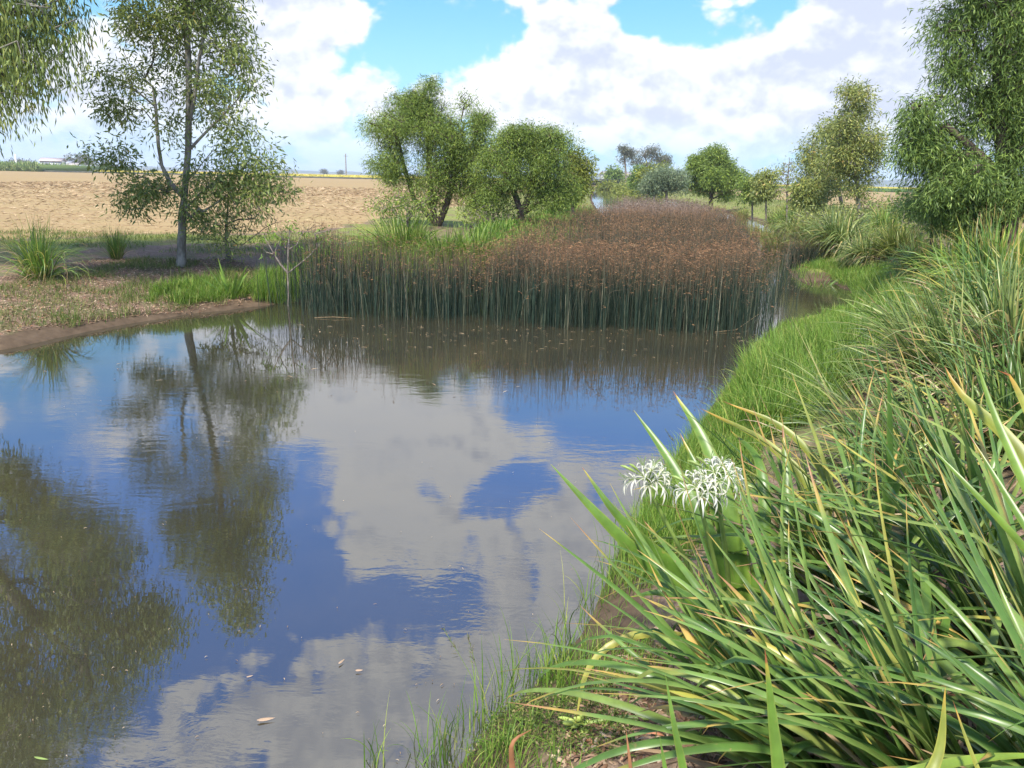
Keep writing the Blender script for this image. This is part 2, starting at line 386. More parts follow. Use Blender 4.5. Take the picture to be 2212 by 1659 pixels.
# ------------------------------------------------------------------ blades
def blades(acc, base, phi, th0, bend, L, w, K=8, fold=0.25, twist=0.0, power=1.6, taper=2.6, kink=None, rng=None, tmin=0.25, rnd=None):
    """base (n,3); phi heading; th0 lean from vertical; bend added lean at the tip; L length; w full width"""
    n = len(base); s = np.linspace(0, 1, K)
    th = th0[:, None] + bend[:, None] * s[None] ** power
    if kink is not None:                                   # folded-over tips
        ks, ka = kink; th = th + ka[:, None] / (1 + np.exp(-(s[None] - ks[:, None]) * 40))
    th = np.clip(th, -2.9, 2.9)
    ds = L[:, None] / (K - 1)
    thm = (th[:, 1:] + th[:, :-1]) / 2
    rad = np.concatenate([np.zeros((n, 1)), np.cumsum(np.sin(thm) * ds, 1)], 1)
    zz = np.concatenate([np.zeros((n, 1)), np.cumsum(np.cos(thm) * ds, 1)], 1)
    ph = phi[:, None] + twist * (s[None] ** 2)
    C = np.stack([base[:, 0, None] + rad * np.sin(ph), base[:, 1, None] + rad * np.cos(ph), base[:, 2, None] + zz], -1)
    ribbon(acc, C, w, fold, taper, rnd if rnd is not None else rng.random(n), rng, tmin)
def ribbon(acc, C, w, fold, taper, rnd, rng, tmin=0.25, roll=0.5):
    n, K, _ = C.shape; s = np.linspace(0, 1, K)
    T = np.gradient(C, axis=1); T /= np.linalg.norm(T, axis=-1, keepdims=True) + 1e-9
    hd = C[:, -1] - C[:, 0]; hd[:, 2] = 0
    bad = np.linalg.norm(hd, axis=1) < 1e-4; hd[bad] = (1, 0, 0)
    sd0 = np.stack([hd[:, 1], -hd[:, 0], np.zeros(n)], -1); sd0 /= np.linalg.norm(sd0, axis=1, keepdims=True)
    sd = sd0[:, None] - (sd0[:, None] * T).sum(-1, keepdims=True) * T; sd /= np.linalg.norm(sd, axis=-1, keepdims=True) + 1e-9
    nm = np.cross(T, sd)
    a = (rng.random(n) - .5) * 2 * roll
    a = a[:, None] + (rng.random(n) - .5)[:, None] * 1.2 * s[None]
    sdr = sd * np.cos(a)[..., None] + nm * np.sin(a)[..., None]; nmr = np.cross(T, sdr)
    prof = np.minimum(1, tmin + s * 4) * (1 - s ** taper); prof[-1] = 0.02
    hw = (w[:, None] * prof[None] / 2)[..., None]
    tv = np.broadcast_to(s, (n, K)); rv = np.broadcast_to(rnd[:, None], (n, K))
    if fold > 0:
        Lf = C - sdr * hw; Rt = C + sdr * hw; Md = C - nmr * hw * fold * 2
        V = np.stack([Lf, Md, Rt], 2).reshape(-1, 3); I = np.arange(n * K * 3).reshape(n, K, 3)
        F = np.concatenate([np.stack([I[:, :-1, j], I[:, :-1, j + 1], I[:, 1:, j + 1], I[:, 1:, j]], -1).reshape(-1, 4) for j in (0, 1)])
        acc.add(V, F, t=np.repeat(tv.reshape(-1), 3), rnd=np.repeat(rv.reshape(-1), 3), e=np.tile([1., 0, 1.], n * K))
    else:
        V = np.stack([C - sdr * hw, C + sdr * hw], 2).reshape(-1, 3); I = np.arange(n * K * 2).reshape(n, K, 2)
        F = np.stack([I[:, :-1, 0], I[:, :-1, 1], I[:, 1:, 1], I[:, 1:, 0]], -1).reshape(-1, 4)
        acc.add(V, F, t=np.repeat(tv.reshape(-1), 2), rnd=np.repeat(rv.reshape(-1), 2), e=np.zeros(n * K * 2))
def tussock_mesh(name, mat, seed, N=260, L=1.1, base_r=.16, w=.012, spread=.55, bend=1.3, K=8, fold=.25, lean=(0, 0), dead=.08, kinks=.1, matdead=None, up_frac=.3):
    rng = np.random.default_rng(seed); acc = Acc()
    phi = rng.random(N) * 2 * math.pi; r = base_r * np.sqrt(rng.random(N))
    base = np.stack([r * np.sin(phi), r * np.cos(phi), -0.04 + 0 * r], -1)
    phi = phi + rng.normal(0, .5, N)
    upr = rng.random(N) < up_frac
    th0 = np.where(upr, np.abs(rng.normal(0, .2, N)), np.abs(rng.normal(.1 + spread * .5, spread * .55, N)))
    bd = np.where(upr, rng.gamma(2, .12, N), rng.gamma(4, bend / 4, N))
    LL = L * rng.uniform(.55, 1.12, N); ww = w * rng.uniform(.6, 1.25, N)
    kk = (rng.uniform(.45, .85, N), np.where(rng.random(N) < kinks, rng.uniform(.6, 1.6, N), 0))
    # lean of the whole plant
    vx = np.sin(phi) * np.sin(th0) + lean[0]; vy = np.cos(phi) * np.sin(th0) + lean[1]
    phi = np.arctan2(vx, vy); th0 = np.arctan2(np.hypot(vx, vy), np.cos(th0))
    isd = rng.random(N) < dead
    a2 = Acc()
    blades(acc, base[~isd], phi[~isd], th0[~isd], bd[~isd], LL[~isd], ww[~isd], K, fold, .3, rng=rng, kink=(kk[0][~isd], kk[1][~isd]))
    if isd.sum() and matdead is not None:
        nd = isd.sum(); blades(a2, base[isd], phi[isd], th0[isd] + .3, bd[isd] + .4, LL[isd] * .85, ww[isd] * .7, K, fold, .6, rng=rng, kink=(kk[0][isd], kk[1][isd] + .5))
    me = acc.mesh(name, [mat], False)
    return me, (a2.mesh(name + '_dead', [matdead], False) if a2.n else None)

# ------------------------------------------------------------------ trees
def tube(acc, pts, rad, sides=6, **at):
    pts = np.asarray(pts, float); rad = np.asarray(rad, float); K = len(pts)
    T = np.gradient(pts, axis=0); T /= np.linalg.norm(T, axis=1, keepdims=True) + 1e-9
    a = np.array([.31, .95, .05]); X = np.cross(T, a); X /= np.linalg.norm(X, axis=1, keepdims=True) + 1e-9; Y = np.cross(T, X)
    an = np.linspace(0, 2 * math.pi, sides, endpoint=False)
    V = pts[:, None] + rad[:, None, None] * (np.cos(an)[None, :, None] * X[:, None] + np.sin(an)[None, :, None] * Y[:, None])
    I = np.arange(K * sides).reshape(K, sides); J = np.roll(I, -1, 1)
    F = np.stack([I[:-1], J[:-1], J[1:], I[1:]], -1).reshape(-1, 4)
    acc.add(V.reshape(-1, 3), F, **(at or {'rnd': 0}))
def grow(trunks, targets, rng, step=.3, rise=.8, rootr=.1, ex=.42, minr=.004):
    """trunks: list of polylines. Every target is joined to the nearest suitable place of what has grown so far."""
    N = []; par = []; chains = []
    for tr in trunks:
        tr = np.asarray(tr, float); seg = np.linalg.norm(np.diff(tr, axis=0), axis=1); cs = np.concatenate([[0], np.cumsum(seg)])
        k = max(4, int(cs[-1] / step)); s = np.linspace(0, cs[-1], k)
        P = np.stack([np.interp(s, cs, tr[:, j]) for j in range(3)], 1)
        j = rng.normal(0, .018, P.shape).cumsum(0) * .5; j[0] = 0; P = P + j
        c = []
        for q in P: N.append(q); par.append(len(N) - 2 if c else -1); c.append(len(N) - 1)
        chains.append(c)
    nt = len(N); cap = nt + len(targets) * 14
    A = np.zeros((cap, 3)); A[:nt] = N; pr = list(par); n = nt
    z0 = min(tr[0][2] for tr in trunks); ht = max(tr[-1][2] for tr in trunks) - z0
    ok0 = np.zeros(cap, bool); ok0[:nt] = [(q[2] - z0) > ht * .16 for q in N]
    ax = A[:nt].copy()
    dd = np.array([np.min(np.linalg.norm(ax - q, axis=1)) for q in targets]) if len(targets) else np.zeros(0)
    order = np.argsort(dd + rng.random(len(dd)) * .5)
    ends = {}
    for ti in order:
        q = targets[ti]; B = A[:n]; v = q - B; ds = np.linalg.norm(v, axis=1); hor = np.hypot(v[:, 0], v[:, 1])
        cost = ds + rise * np.maximum(0, hor * .55 - v[:, 2]) + np.where(ok0[:n], 0, 50)
        b = int(np.argmin(cost)); m = min(13, max(1, int(ds[b] / step)))
        p0 = A[b]; prev = b; ch = [b]
        sg = rng.normal(0, .07, 3) * ds[b]
        for k in range(1, m + 1):
            f = k / m; pt = p0 + (q - p0) * f + sg * math.sin(math.pi * f); pt[2] += .10 * ds[b] * math.sin(math.pi * f)
            A[n] = pt; ok0[n] = True; pr.append(prev); prev = n; ch.append(n); n += 1
            if n >= cap - 1: break
        chains.append(ch); ends[ti] = prev
        if n >= cap - 15: break
    cnt = np.zeros(n)
    for ti, e in ends.items(): cnt[e] += 1
    for i in range(n - 1, 0, -1):
        if pr[i] >= 0: cnt[pr[i]] += cnt[i]
    cnt = np.maximum(cnt, 1); rad = rootr * (cnt / cnt.max()) ** ex
    rad = np.maximum(rad, minr)
    return A[:n], chains, rad, nt, ends
def leaf_cards(acc, P, D, L, w, rnd, rng, curl=.0):
    n = len(P); D = D / (np.linalg.norm(D, axis=1, keepdims=True) + 1e-9)
    a = rng.normal(size=(n, 3)); X = np.cross(D, a); X /= np.linalg.norm(X, axis=1, keepdims=True) + 1e-9
    Lc = L[:, None]; wc = w[:, None]
    Nn = np.cross(D, X)
    V = np.stack([P, P + D * Lc * .42 + X * wc * .5 + Nn * curl * Lc, P + D * Lc, P + D * Lc * .42 - X * wc * .5 + Nn * curl * Lc], 1).reshape(-1, 3)
    I = np.arange(n * 4).reshape(n, 4)
    acc.add(V, I, rnd=np.repeat(rnd, 4), t=np.tile([0, .45, 1, .45], n), e=np.zeros(n * 4))
def blob_targets(blobs, Y, ntar, rng, depth=1.0, clump=.45, per=7):
    """blobs (x, y, rx, ry[, weight[, depth offset]]) in the photograph, at forward distance Y -> points in world space"""
    vol = np.array([b[2] * b[3] * (b[4] if len(b) > 4 else 1) for b in blobs], float); pr_ = vol / vol.sum(); out = []
    nc = max(3, ntar // per); ks = rng.choice(len(blobs), nc, p=pr_)
    for k in ks:
        b = blobs[k]; off = b[5] if len(b) > 5 else 0.0
        c = at_depth(b[0], b[1], Y + off); sx = b[2] / FPX * (Y + off); sz = b[3] / FPX * (Y + off); sy = (sx + sz) / 2 * depth
        v = rng.normal(size=3); v /= np.linalg.norm(v); r = rng.random() ** .42
        cc = c + v * r * np.array([sx, sy, sz]) * .92
        cl = clump * min(sx, sz) * .55
        for _ in range(per): out.append(cc + np.clip(rng.normal(0, 1, 3), -2, 2) * cl * np.array([1, 1, .7]))
    return np.array(out)
def tree(name, label, cat, base, trunks, targets, seed, leafmat, barkmat, nleaf=40, L=.11, w=.024, spread=.26, droop=.8, group=None, rootr=.11, step=.3, rise=.8, minr=.004,
         ex=.42, thin_sides=4, clumpvar=.35, twig_drop=0.0, fulltwigs=True):
    rng = np.random.default_rng(seed)
    A, chains, rad, nt, ends = grow(trunks, targets, rng, step, rise, rootr, ex, minr)
    wood = Acc()
    for i, ch in enumerate(chains):
        pts = A[ch]; rr = rad[ch].copy()
        if i < len(trunks):
            fl = np.exp(-np.arange(len(ch)) * .9) * .35; rr = np.maximum(rr, rootr * .12) * (1 + fl); tube(wood, pts, rr, 10)
        else:
            rr[0] = min(rr[0], rr[1] * 1.3)
            if len(ch) > 1: tube(wood, pts, rr, 7 if rr[0] > .02 else thin_sides)
    root = empty(name, base); tag(root, label, cat, group)
    tm = wood.mesh('trunk', [barkmat], True); obj('trunk', tm, root, origin=None); 
    ob_t = root.children[-1] if root.children else None
    # leaves
    T = np.asarray(targets); n = len(T); cl = rng.random(n)
    k = rng.poisson(nleaf, n); own = np.repeat(np.arange(n), k); M = len(own)
    off = np.clip(rng.normal(0, 1, (M, 3)), -1.7, 1.7) * spread * np.array([1, 1, .8])
    P = T[own] + off; P[:, 2] -= twig_drop * rng.random(M) ** 1.0
    D = rng.normal(0, 1, (M, 3)) * (1 - droop * .75) + off * .8 / max(spread, .01) * (1 - droop) ; D[:, 2] -= droop * 1.3
    acc = Acc()
    rv = np.clip(cl[own] * clumpvar + rng.random(M) * (1 - clumpvar), 0, 1)
    leaf_cards(acc, P, D, L * rng.uniform(.6, 1.3, M), w * rng.uniform(.7, 1.3, M), rv, rng, .06)
    cm = acc.mesh('crown', [leafmat])
    obj('crown', cm, root)
    bx, by, bz = [float(v) for v in base]
    for c in root.children:                               # keep world positions under the empty
        me = c.data; nv = len(me.vertices); co = np.empty(nv * 3, np.float32); me.vertices.foreach_get('co', co)
        co = co.reshape(-1, 3) - np.array([bx, by, bz], np.float32); me.vertices.foreach_set('co', co.ravel()); me.update()
    return root
G3 = lambda x, y: np.array([x, y, hz1(x, y)])
def base_at(xd, Y):
    """ground point under picture column xd at forward distance Y"""
    y = 500.0
    for _ in range(12):
        p = at_depth(xd, y, Y); y += (p[2] - hz1(p[0], p[1])) / Y * FPX * .9
    p = at_depth(xd, y, Y); return np.array([p[0], p[1], hz1(p[0], p[1])])

# leaf and bark materials
ML_GUM = mat_leaf('gum leaves', [(0, (0.097, 0.139, 0.052)), (0.35, (0.176, 0.236, 0.065)), (0.7, (0.281, 0.341, 0.085)), (0.93, (0.439, 0.455, 0.117)), (1, (0.597, 0.325, 0.13))], .45, .42, .4)
ML_GUMO = mat_leaf('olive gum leaves', [(0, (0.11, 0.139, 0.046)), (0.4, (0.208, 0.254, 0.066)), (0.75, (0.373, 0.405, 0.105)), (0.93, (0.569, 0.506, 0.146)), (1, (0.7, 0.354, 0.146))], .4, .42, .4)
ML_ACA = mat_leaf('wattle leaves', [(0, (0.073, 0.115, 0.035)), (0.4, (0.163, 0.237, 0.05)), (0.75, (0.293, 0.389, 0.069)), (1, (0.488, 0.532, 0.112))], .4, .5, .3)
ML_ACAD = mat_leaf('dark wattle leaves', [(0, (0.061, 0.114, 0.038)), (0.4, (0.14, 0.218, 0.054)), (0.8, (0.255, 0.356, 0.074)), (1, (0.439, 0.535, 0.135))], .4, .5, .3)
ML_GREY = mat_leaf('grey green leaves', [(0, (0.092, 0.132, 0.073)), (0.5, (0.185, 0.238, 0.132)), (1, (0.356, 0.409, 0.224))], .3, .6, .2)
ML_YEL = mat_leaf('yellow green leaves', [(0, (0.096, 0.126, 0.026)), (0.5, (0.204, 0.24, 0.042)), (1, (0.396, 0.396, 0.084))], .4, .6, .2)
ML_FAR = mat_leaf('far gum leaves', [(0, (.08, .10, .075)), (.6, (.16, .17, .12)), (1, (.28, .26, .18))], .3, .6, .2)
MB_GUM = mat_plain('pale gum bark', (.13, .115, .09), (.30, .275, .23), 9, .8, .2, .35, (1, 1, .35))
MB_DARK = mat_plain('dark rough bark', (.05, .038, .028), (.13, .10, .075), 14, .9, .1, .6, (1, 1, .4))
MB_GREY = mat_plain('grey twig bark', (.12, .10, .085), (.26, .22, .18), 12, .9, .1, .3)
# blade materials
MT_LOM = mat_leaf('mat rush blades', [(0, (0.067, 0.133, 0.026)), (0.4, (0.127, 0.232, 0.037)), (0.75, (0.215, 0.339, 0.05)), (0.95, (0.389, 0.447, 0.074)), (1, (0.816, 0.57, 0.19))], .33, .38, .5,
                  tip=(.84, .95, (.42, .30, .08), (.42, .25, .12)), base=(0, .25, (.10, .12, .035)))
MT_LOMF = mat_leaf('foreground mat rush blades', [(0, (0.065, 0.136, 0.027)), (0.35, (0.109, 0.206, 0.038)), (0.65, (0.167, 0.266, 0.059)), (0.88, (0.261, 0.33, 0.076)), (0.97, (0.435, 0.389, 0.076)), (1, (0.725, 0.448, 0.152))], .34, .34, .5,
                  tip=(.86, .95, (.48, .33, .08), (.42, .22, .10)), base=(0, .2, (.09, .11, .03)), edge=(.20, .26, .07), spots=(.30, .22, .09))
MT_DEAD = mat_leaf('dead blades', [(0, (.20, .12, .06)), (.5, (.36, .25, .14)), (1, (.55, .43, .27))], .25, .7, .2)
MT_CRI = mat_leaf('swamp lily leaves', [(0, (0.086, 0.175, 0.025)), (0.6, (0.146, 0.251, 0.035)), (1, (0.224, 0.319, 0.043))], .35, .35, .5,
                  tip=(.9, .985, (.40, .33, .05), (.30, .11, .04)), edge=(.26, .31, .06), spots=(.24, .24, .05))
MT_CRY = mat_leaf('yellowing swamp lily leaves', [(0, (0.176, 0.221, 0.03)), (0.5, (0.304, 0.315, 0.05)), (1, (0.44, 0.425, 0.1))], .35, .4, .5,
                  tip=(.82, .97, (.50, .30, .05), (.30, .10, .03)), edge=(.5, .45, .08))
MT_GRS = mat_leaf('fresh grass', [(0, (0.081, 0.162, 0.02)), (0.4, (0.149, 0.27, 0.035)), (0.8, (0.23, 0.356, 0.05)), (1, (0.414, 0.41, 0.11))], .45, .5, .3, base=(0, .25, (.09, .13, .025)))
MT_GRD = mat_leaf('mixed bank grass', [(0, (.06, .11, .02)), (.4, (.11, .18, .03)), (.75, (.19, .24, .05)), (.92, (.32, .28, .11)), (1, (.42, .33, .18))], .4, .55, .25)
MT_OLV = mat_leaf('olive tussock blades', [(0, (.07, .11, .02)), (.5, (.15, .20, .035)), (.9, (.26, .29, .06)), (1, (.42, .35, .14))], .4, .4, .4, tip=(.8, .97, (.34, .31, .08)), base=(0, .3, (.08, .09, .03)))
MT_YGR = mat_leaf('bright tussock blades', [(0, (.08, .14, .02)), (.4, (.16, .25, .035)), (.85, (.27, .36, .06)), (1, (.42, .42, .12))], .4, .4, .4, base=(0, .25, (.05, .08, .02)))
MT_GRY = mat_leaf('grey green tussock blades', [(0, (0.078, 0.127, 0.032)), (0.5, (0.169, 0.236, 0.054)), (0.9, (0.312, 0.356, 0.099)), (1, (0.585, 0.46, 0.18))], .35, .38, .5, base=(0, .3, (.06, .08, .03)))
MT_PALE = mat_leaf('pale rank grass', [(0, (.13, .18, .035)), (.5, (.25, .28, .06)), (1, (.42, .40, .14))], .4, .55, .25)
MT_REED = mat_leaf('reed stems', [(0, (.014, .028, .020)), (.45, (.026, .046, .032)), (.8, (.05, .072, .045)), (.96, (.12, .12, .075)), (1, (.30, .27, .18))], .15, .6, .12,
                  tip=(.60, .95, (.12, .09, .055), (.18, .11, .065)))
MT_HEAD = mat_leaf('reed seed heads', [(0, (0.116, 0.069, 0.042)), (0.5, (0.232, 0.132, 0.073)), (0.88, (0.38, 0.211, 0.098)), (1, (0.507, 0.353, 0.206))], .25, .8, .1)
MT_FARR = mat_leaf('far reed tops', [(0, (.13, .095, .07)), (.5, (.23, .165, .12)), (1, (.37, .28, .21))], .2, .8, .1, base=(0, .4, (.05, .055, .04)))
M_WHITE = mat_leaf('white petals', [(0, (.60, .59, .46)), (1, (.74, .73, .62))], .4, .5, .3, base=(0, .25, (.6, .66, .35)))
MT_STEM = mat_leaf('green stalks', [(0, (.16, .25, .05)), (1, (.24, .32, .08))], .1, .4, .4)
# ------------------------------------------------------------------ trees
def T3(xd, yd, Y): return at_depth(xd, yd, Y)
# tall slender gum on the left bank
Y = 17.6; b = base_at(388, Y)
blobs = [(400, -150, 75, 110, 1.0), (400, -20, 135, 100, 1.1), (470, 90, 110, 80, .9), (330, 90, 90, 70, .9), (420, 200, 120, 60, .65), (545, 150, 50, 45, .7), (265, 170, 60, 50, .8), (235, 260, 45, 45, .7), (250, 330, 55, 40, .7),
         (350, 300, 60, 60, .35), (500, 270, 85, 60, .7), (560, 340, 60, 50, .8), (470, 380, 90, 50, .9), (330, 410, 90, 45, .8), (240, 400, 45, 28, .6), (560, 410, 70, 38, .8),
         (400, 455, 90, 45, .9), (480, 490, 60, 40, .6), (310, 450, 45, 30, .6)]
rng = np.random.default_rng(11); tg = blob_targets(blobs, Y, 1000, rng, .95, .42, 5)
tr = [[b - (0, 0, .1), T3(392, 480, Y), T3(405, 330, Y), T3(404, 160, Y), T3(400, 0, Y), T3(402, -200, Y)],
      [T3(397, 425, Y), T3(365, 395, Y + .05), T3(345, 350, Y), T3(338, 270, Y + .1), T3(330, 190, Y)], [T3(403, 300, Y), T3(420, 220, Y - .1), T3(435, 120, Y - .1), T3(455, 20, Y)],
      [T3(403, 330, Y), T3(470, 260, Y), T3(520, 205, Y)]]
tree('gum_tree', 'tall slender gum tree with pale trunk standing on the bare left bank', 'tree', b, tr, tg, 21, ML_GUM, MB_GUM, 26, .13, .034, .18, .5, rootr=.085, ex=.62)
# thin companion beside it
b = base_at(497, 18.6); Y = b[1]
tg = blob_targets([(500, 470, 75, 55, 1), (560, 480, 60, 40, .8), (510, 535, 65, 35, .8), (600, 400, 45, 40, .5), (450, 520, 40, 35, .6), (490, 420, 50, 40, .6)], Y, 230, np.random.default_rng(12), .9, .4, 5)
tree('gum_sapling', 'thin olive leaved sapling leaning close beside the tall left gum', 'tree', b, [[b - (0, 0, .1), T3(488, 520, Y), T3(492, 440, Y), T3(500, 360, Y)]], tg, 22, ML_GUMO, MB_GREY, 8, .10, .022, .2, .5, rootr=.035)
# big drooping gum at the upper left, its trunk outside the frame
b = np.array([-11.7, 14.6, 0]); b[2] = hz1(b[0], b[1]); Y = 14.6
c = lambda x, z, y=0: np.array([x, Y + y, z])
cen = [(c(-10.6, 9.4), 2.2, 1.5), (c(-9.2, 8.2, -.3), 1.6, 1.2), (c(-8.6, 6.3, .2), 1.35, 1.15), (c(-8.15, 5.0, -.2), .95, 1.0), (c(-8.9, 4.2, -.1), .75, .9), (c(-11, 6.5), 2.2, 1.8), (c(-12.6, 8.5), 2.2, 1.8), (c(-13, 5.8), 1.6, 1.5), (c(-9.6, 3.7, -.3), .55, .8), (c(-7.6, 7.0, 0), .9, .9), (c(-11, 10.6), 1.3, .9)]
rng = np.random.default_rng(13); tg = []
for (cc, rx, rz) in cen:
    for _ in range(int(46 * rx * rz) // 5 + 5):
        v = rng.normal(size=3); v /= np.linalg.norm(v); p0 = cc + v * rng.random() ** .4 * np.array([rx, rx, rz])
        for _ in range(5): tg.append(p0 + rng.normal(0, .2, 3))
tg = np.array(tg)
tree('weeping_gum_tree', 'big weeping gum with long drooping leaves reaching in from the upper left corner', 'tree', b, [[b - (0, 0, .1), (-11.6, 14.6, 3), (-11.2, 14.6, 6), (-11.3, 14.6, 9.5)], [(-11.6, 14.6, 3), (-10.5, 14.5, 5), (-9.4, 14.5, 6.6), (-8.6, 14.5, 7.6)]], tg, 23, ML_GUM, MB_GUM, 62, .15, .026, .21, .9, rootr=.2, twig_drop=.5, ex=.5)
# leafless looking young tree by the reeds
b = base_at(622, 15.9); Y = b[1]
tg = np.array([T3(x, y, Y + d) for x, y, d in [(570, 510, .1), (590, 500, -.2), (655, 500, .1), (680, 505, 0), (628, 500, .2), (612, 515, -.1), (600, 530, 0), (700, 515, .1), (640, 530, -.1), (560, 525, 0), (625, 485, 0), (622, 540, .1), (705, 500, 0), (575, 545, .1)]])
tree('young_tree', 'spindly young tree with bare forking stems at the left end of the reeds', 'tree', b, [[b - (0, 0, .1), T3(621, 590, Y), T3(622, 545, Y), T3(625, 500, Y)], [T3(622, 590, Y), T3(598, 560, Y), T3(582, 525, Y)], [T3(622, 590, Y), T3(660, 560, Y), T3(682, 535, Y)]], tg, 24, MT_GRS, MB_GREY, 16, .10, .026, .07, .5, rootr=.017, ex=.5, minr=.003)
# two rounded wattles in the middle
b = base_at(945, 31); Y = b[1]
blobs = [(925, 188, 45, 26, .8), (900, 215, 60, 34, .8), (985, 215, 40, 30, .7), (900, 270, 95, 60, 1.2), (1000, 250, 55, 50, .9), (850, 330, 45, 55, 1), (960, 350, 90, 65, 1.2), (1030, 320, 40, 60, .9), (830, 260, 35, 30, .5), (880, 385, 50, 30, .7), (1010, 400, 60, 45, 1),
         (935, 410, 60, 25, .6), (825, 350, 25, 28, .6), (1035, 240, 25, 25, .5), (880, 200, 40, 25, .5)]
tg = blob_targets(blobs, Y, 1900, np.random.default_rng(14), 1.0, .38, 17)
tree('wattle_tree', 'large round wattle with hanging foliage, the taller of the two behind the reeds', 'tree', b, [[b - (0, 0, .1), T3(930, 430, Y), T3(925, 340, Y), T3(930, 220, Y)], [b, T3(965, 440, Y), T3(985, 360, Y), T3(1000, 270, Y)], [b, T3(895, 430, Y + .3), T3(870, 350, Y), T3(860, 290, Y)]], tg, 25, ML_ACA, MB_DARK, 44, .125, .02, .2, .5, rootr=.12, twig_drop=.3, minr=.008)
b = base_at(1128, 29.5); Y = b[1]
blobs = [(1125, 295, 60, 35, 1), (1150, 330, 85, 55, 1.2), (1110, 370, 80, 50, 1.2), (1200, 360, 50, 50, 1), (1170, 415, 65, 28, .8), (1085, 410, 35, 25, .5), (1215, 410, 35, 35, .8), (1180, 300, 40, 28, .7), (1085, 320, 35, 40, .7)]
tg = blob_targets(blobs, Y, 1250, np.random.default_rng(15), 1.0, .38, 15)
tree('wattle_tree', 'lower dome shaped wattle on a short forked trunk beside the taller one', 'tree', b, [[b - (0, 0, .1), T3(1126, 460, Y), T3(1110, 420, Y), T3(1100, 350, Y)], [T3(1126, 462, Y), T3(1150, 410, Y), T3(1165, 340, Y)], [T3(1126, 462, Y), T3(1180, 425, Y), T3(1205, 380, Y)]], tg, 26, ML_ACA, MB_DARK, 46, .12, .02, .19, .5, rootr=.11, twig_drop=.25, minr=.007)
b = base_at(1236, 40); Y = b[1]
blobs = [(1240, 345, 28, 22, .7), (1245, 385, 34, 30, 1), (1225, 410, 30, 25, .9), (1260, 365, 16, 20, .5)]
tg = blob_targets(blobs, Y, 260, np.random.default_rng(16), 1.0, .5, 6)
tree('leafy_shrub_tree', 'thin pale topped tree half hidden behind the lower dome shaped wattle', 'tree', b, [[b - (0, 0, .1), T3(1238, 420, Y), T3(1240, 350, Y)]], tg, 27, ML_YEL, MB_GREY, 30, .17, .05, .26, .5, rootr=.07, minr=.009)
# right hand: big weeping wattle
b = base_at(2185, 15.5); Y = b[1]
blobs = [(2150, 20, 110, 75, 1.2), (2060, 130, 60, 50, 1.0), (2160, 150, 100, 70, 1.2), (1990, 230, 45, 40, .9), (2090, 250, 90, 60, 1.2), (2210, 260, 80, 60, .8), (1975, 320, 35, 50, .9), (2060, 350, 80, 50, 1.2), (2160, 370, 90, 45, 1.2),
         (2020, 405, 55, 35, .9), (2110, 440, 90, 38, 1.1), (2250, 130, 90, 80, .9), (2260, 420, 70, 50, .9), (2150, -110, 100, 90, .9), (2300, -60, 120, 120, .9), (2060, 475, 70, 28, .8), (2170, 480, 70, 28, .8), (1960, 375, 22, 30, .6), (2040, 50, 40, 35, .6), (2020, 300, 50, 60, .9)]
tg = blob_targets(blobs, Y, 2200, np.random.default_rng(17), 1.0, .36, 16)
tree('weeping_wattle_tree', 'huge dark weeping wattle filling the upper right corner', 'tree', b, [[b - (0, 0, .1), T3(2180, 420, Y), T3(2165, 280, Y), T3(2160, 120, Y), T3(2170, -80, Y)], [T3(2180, 400, Y), T3(2110, 330, Y), T3(2040, 270, Y)], [T3(2180, 360, Y), T3(2240, 260, Y), T3(2270, 100, Y)]], tg, 28, ML_ACAD, MB_DARK, 38, .13, .018, .17, .6, rootr=.16, twig_drop=.3, minr=.005, ex=.45)
b = base_at(2010, 17.5); Y = b[1]
tg = blob_targets([(1990, 455, 40, 25), (2040, 465, 50, 25), (2020, 430, 35, 22), (2090, 480, 45, 25)], Y, 200, np.random.default_rng(18), 1, .5, 6)
tree('dark_shrub', 'low blue green shrub under the huge right hand wattle', 'shrub', b, [[b - (0, 0, .1), T3(2015, 450, Y), T3(2010, 430, Y)]], tg, 29, ML_ACAD, MB_DARK, 30, .10, .03, .16, .4, rootr=.03)
# slender gums, right middle distance
b = base_at(1858, 34); Y = b[1]
tg = blob_targets([(1848, 200, 26, 24, .8), (1850, 245, 38, 38, 1.1), (1845, 300, 48, 36, 1), (1870, 345, 38, 35, .8), (1820, 350, 42, 32, .9), (1855, 395, 42, 22, .5), (1888, 310, 16, 26, .4)], Y, 620, np.random.default_rng(19), 1, .42, 6)
tree('gum_tree', 'tall olive gum with a pointed crown and clean pale trunk among tussocks', 'tree', b, [[b - (0, 0, .1), T3(1852, 400, Y), T3(1846, 300, Y), T3(1848, 190, Y)]], tg, 30, ML_GUMO, MB_GUM, 24, .16, .04, .22, .5, rootr=.085, minr=.007, ex=.4)
b = base_at(1828, 39); Y = b[1]
tg = blob_targets([(1800, 280, 30, 26), (1805, 330, 32, 34, 1), (1790, 365, 38, 28, 1), (1815, 395, 36, 20, .6)], Y, 420, np.random.default_rng(20), 1, .45, 6)
tree('gum_tree', 'olive gum of middling height tucked behind the left side of the pointed gum', 'tree', b, [[b - (0, 0, .1), T3(1812, 400, Y), T3(1802, 300, Y)]], tg, 31, ML_GUMO, MB_GREY, 22, .17, .045, .26, .5, rootr=.08, minr=.008)
b = base_at(1772, 37); Y = b[1]
tg = blob_targets([(1750, 300, 16, 22, .6), (1745, 345, 22, 26, .7), (1765, 385, 38, 24, 1), (1740, 400, 26, 18, .8), (1775, 420, 35, 16, .6)], Y, 260, np.random.default_rng(21), 1, .45, 6)
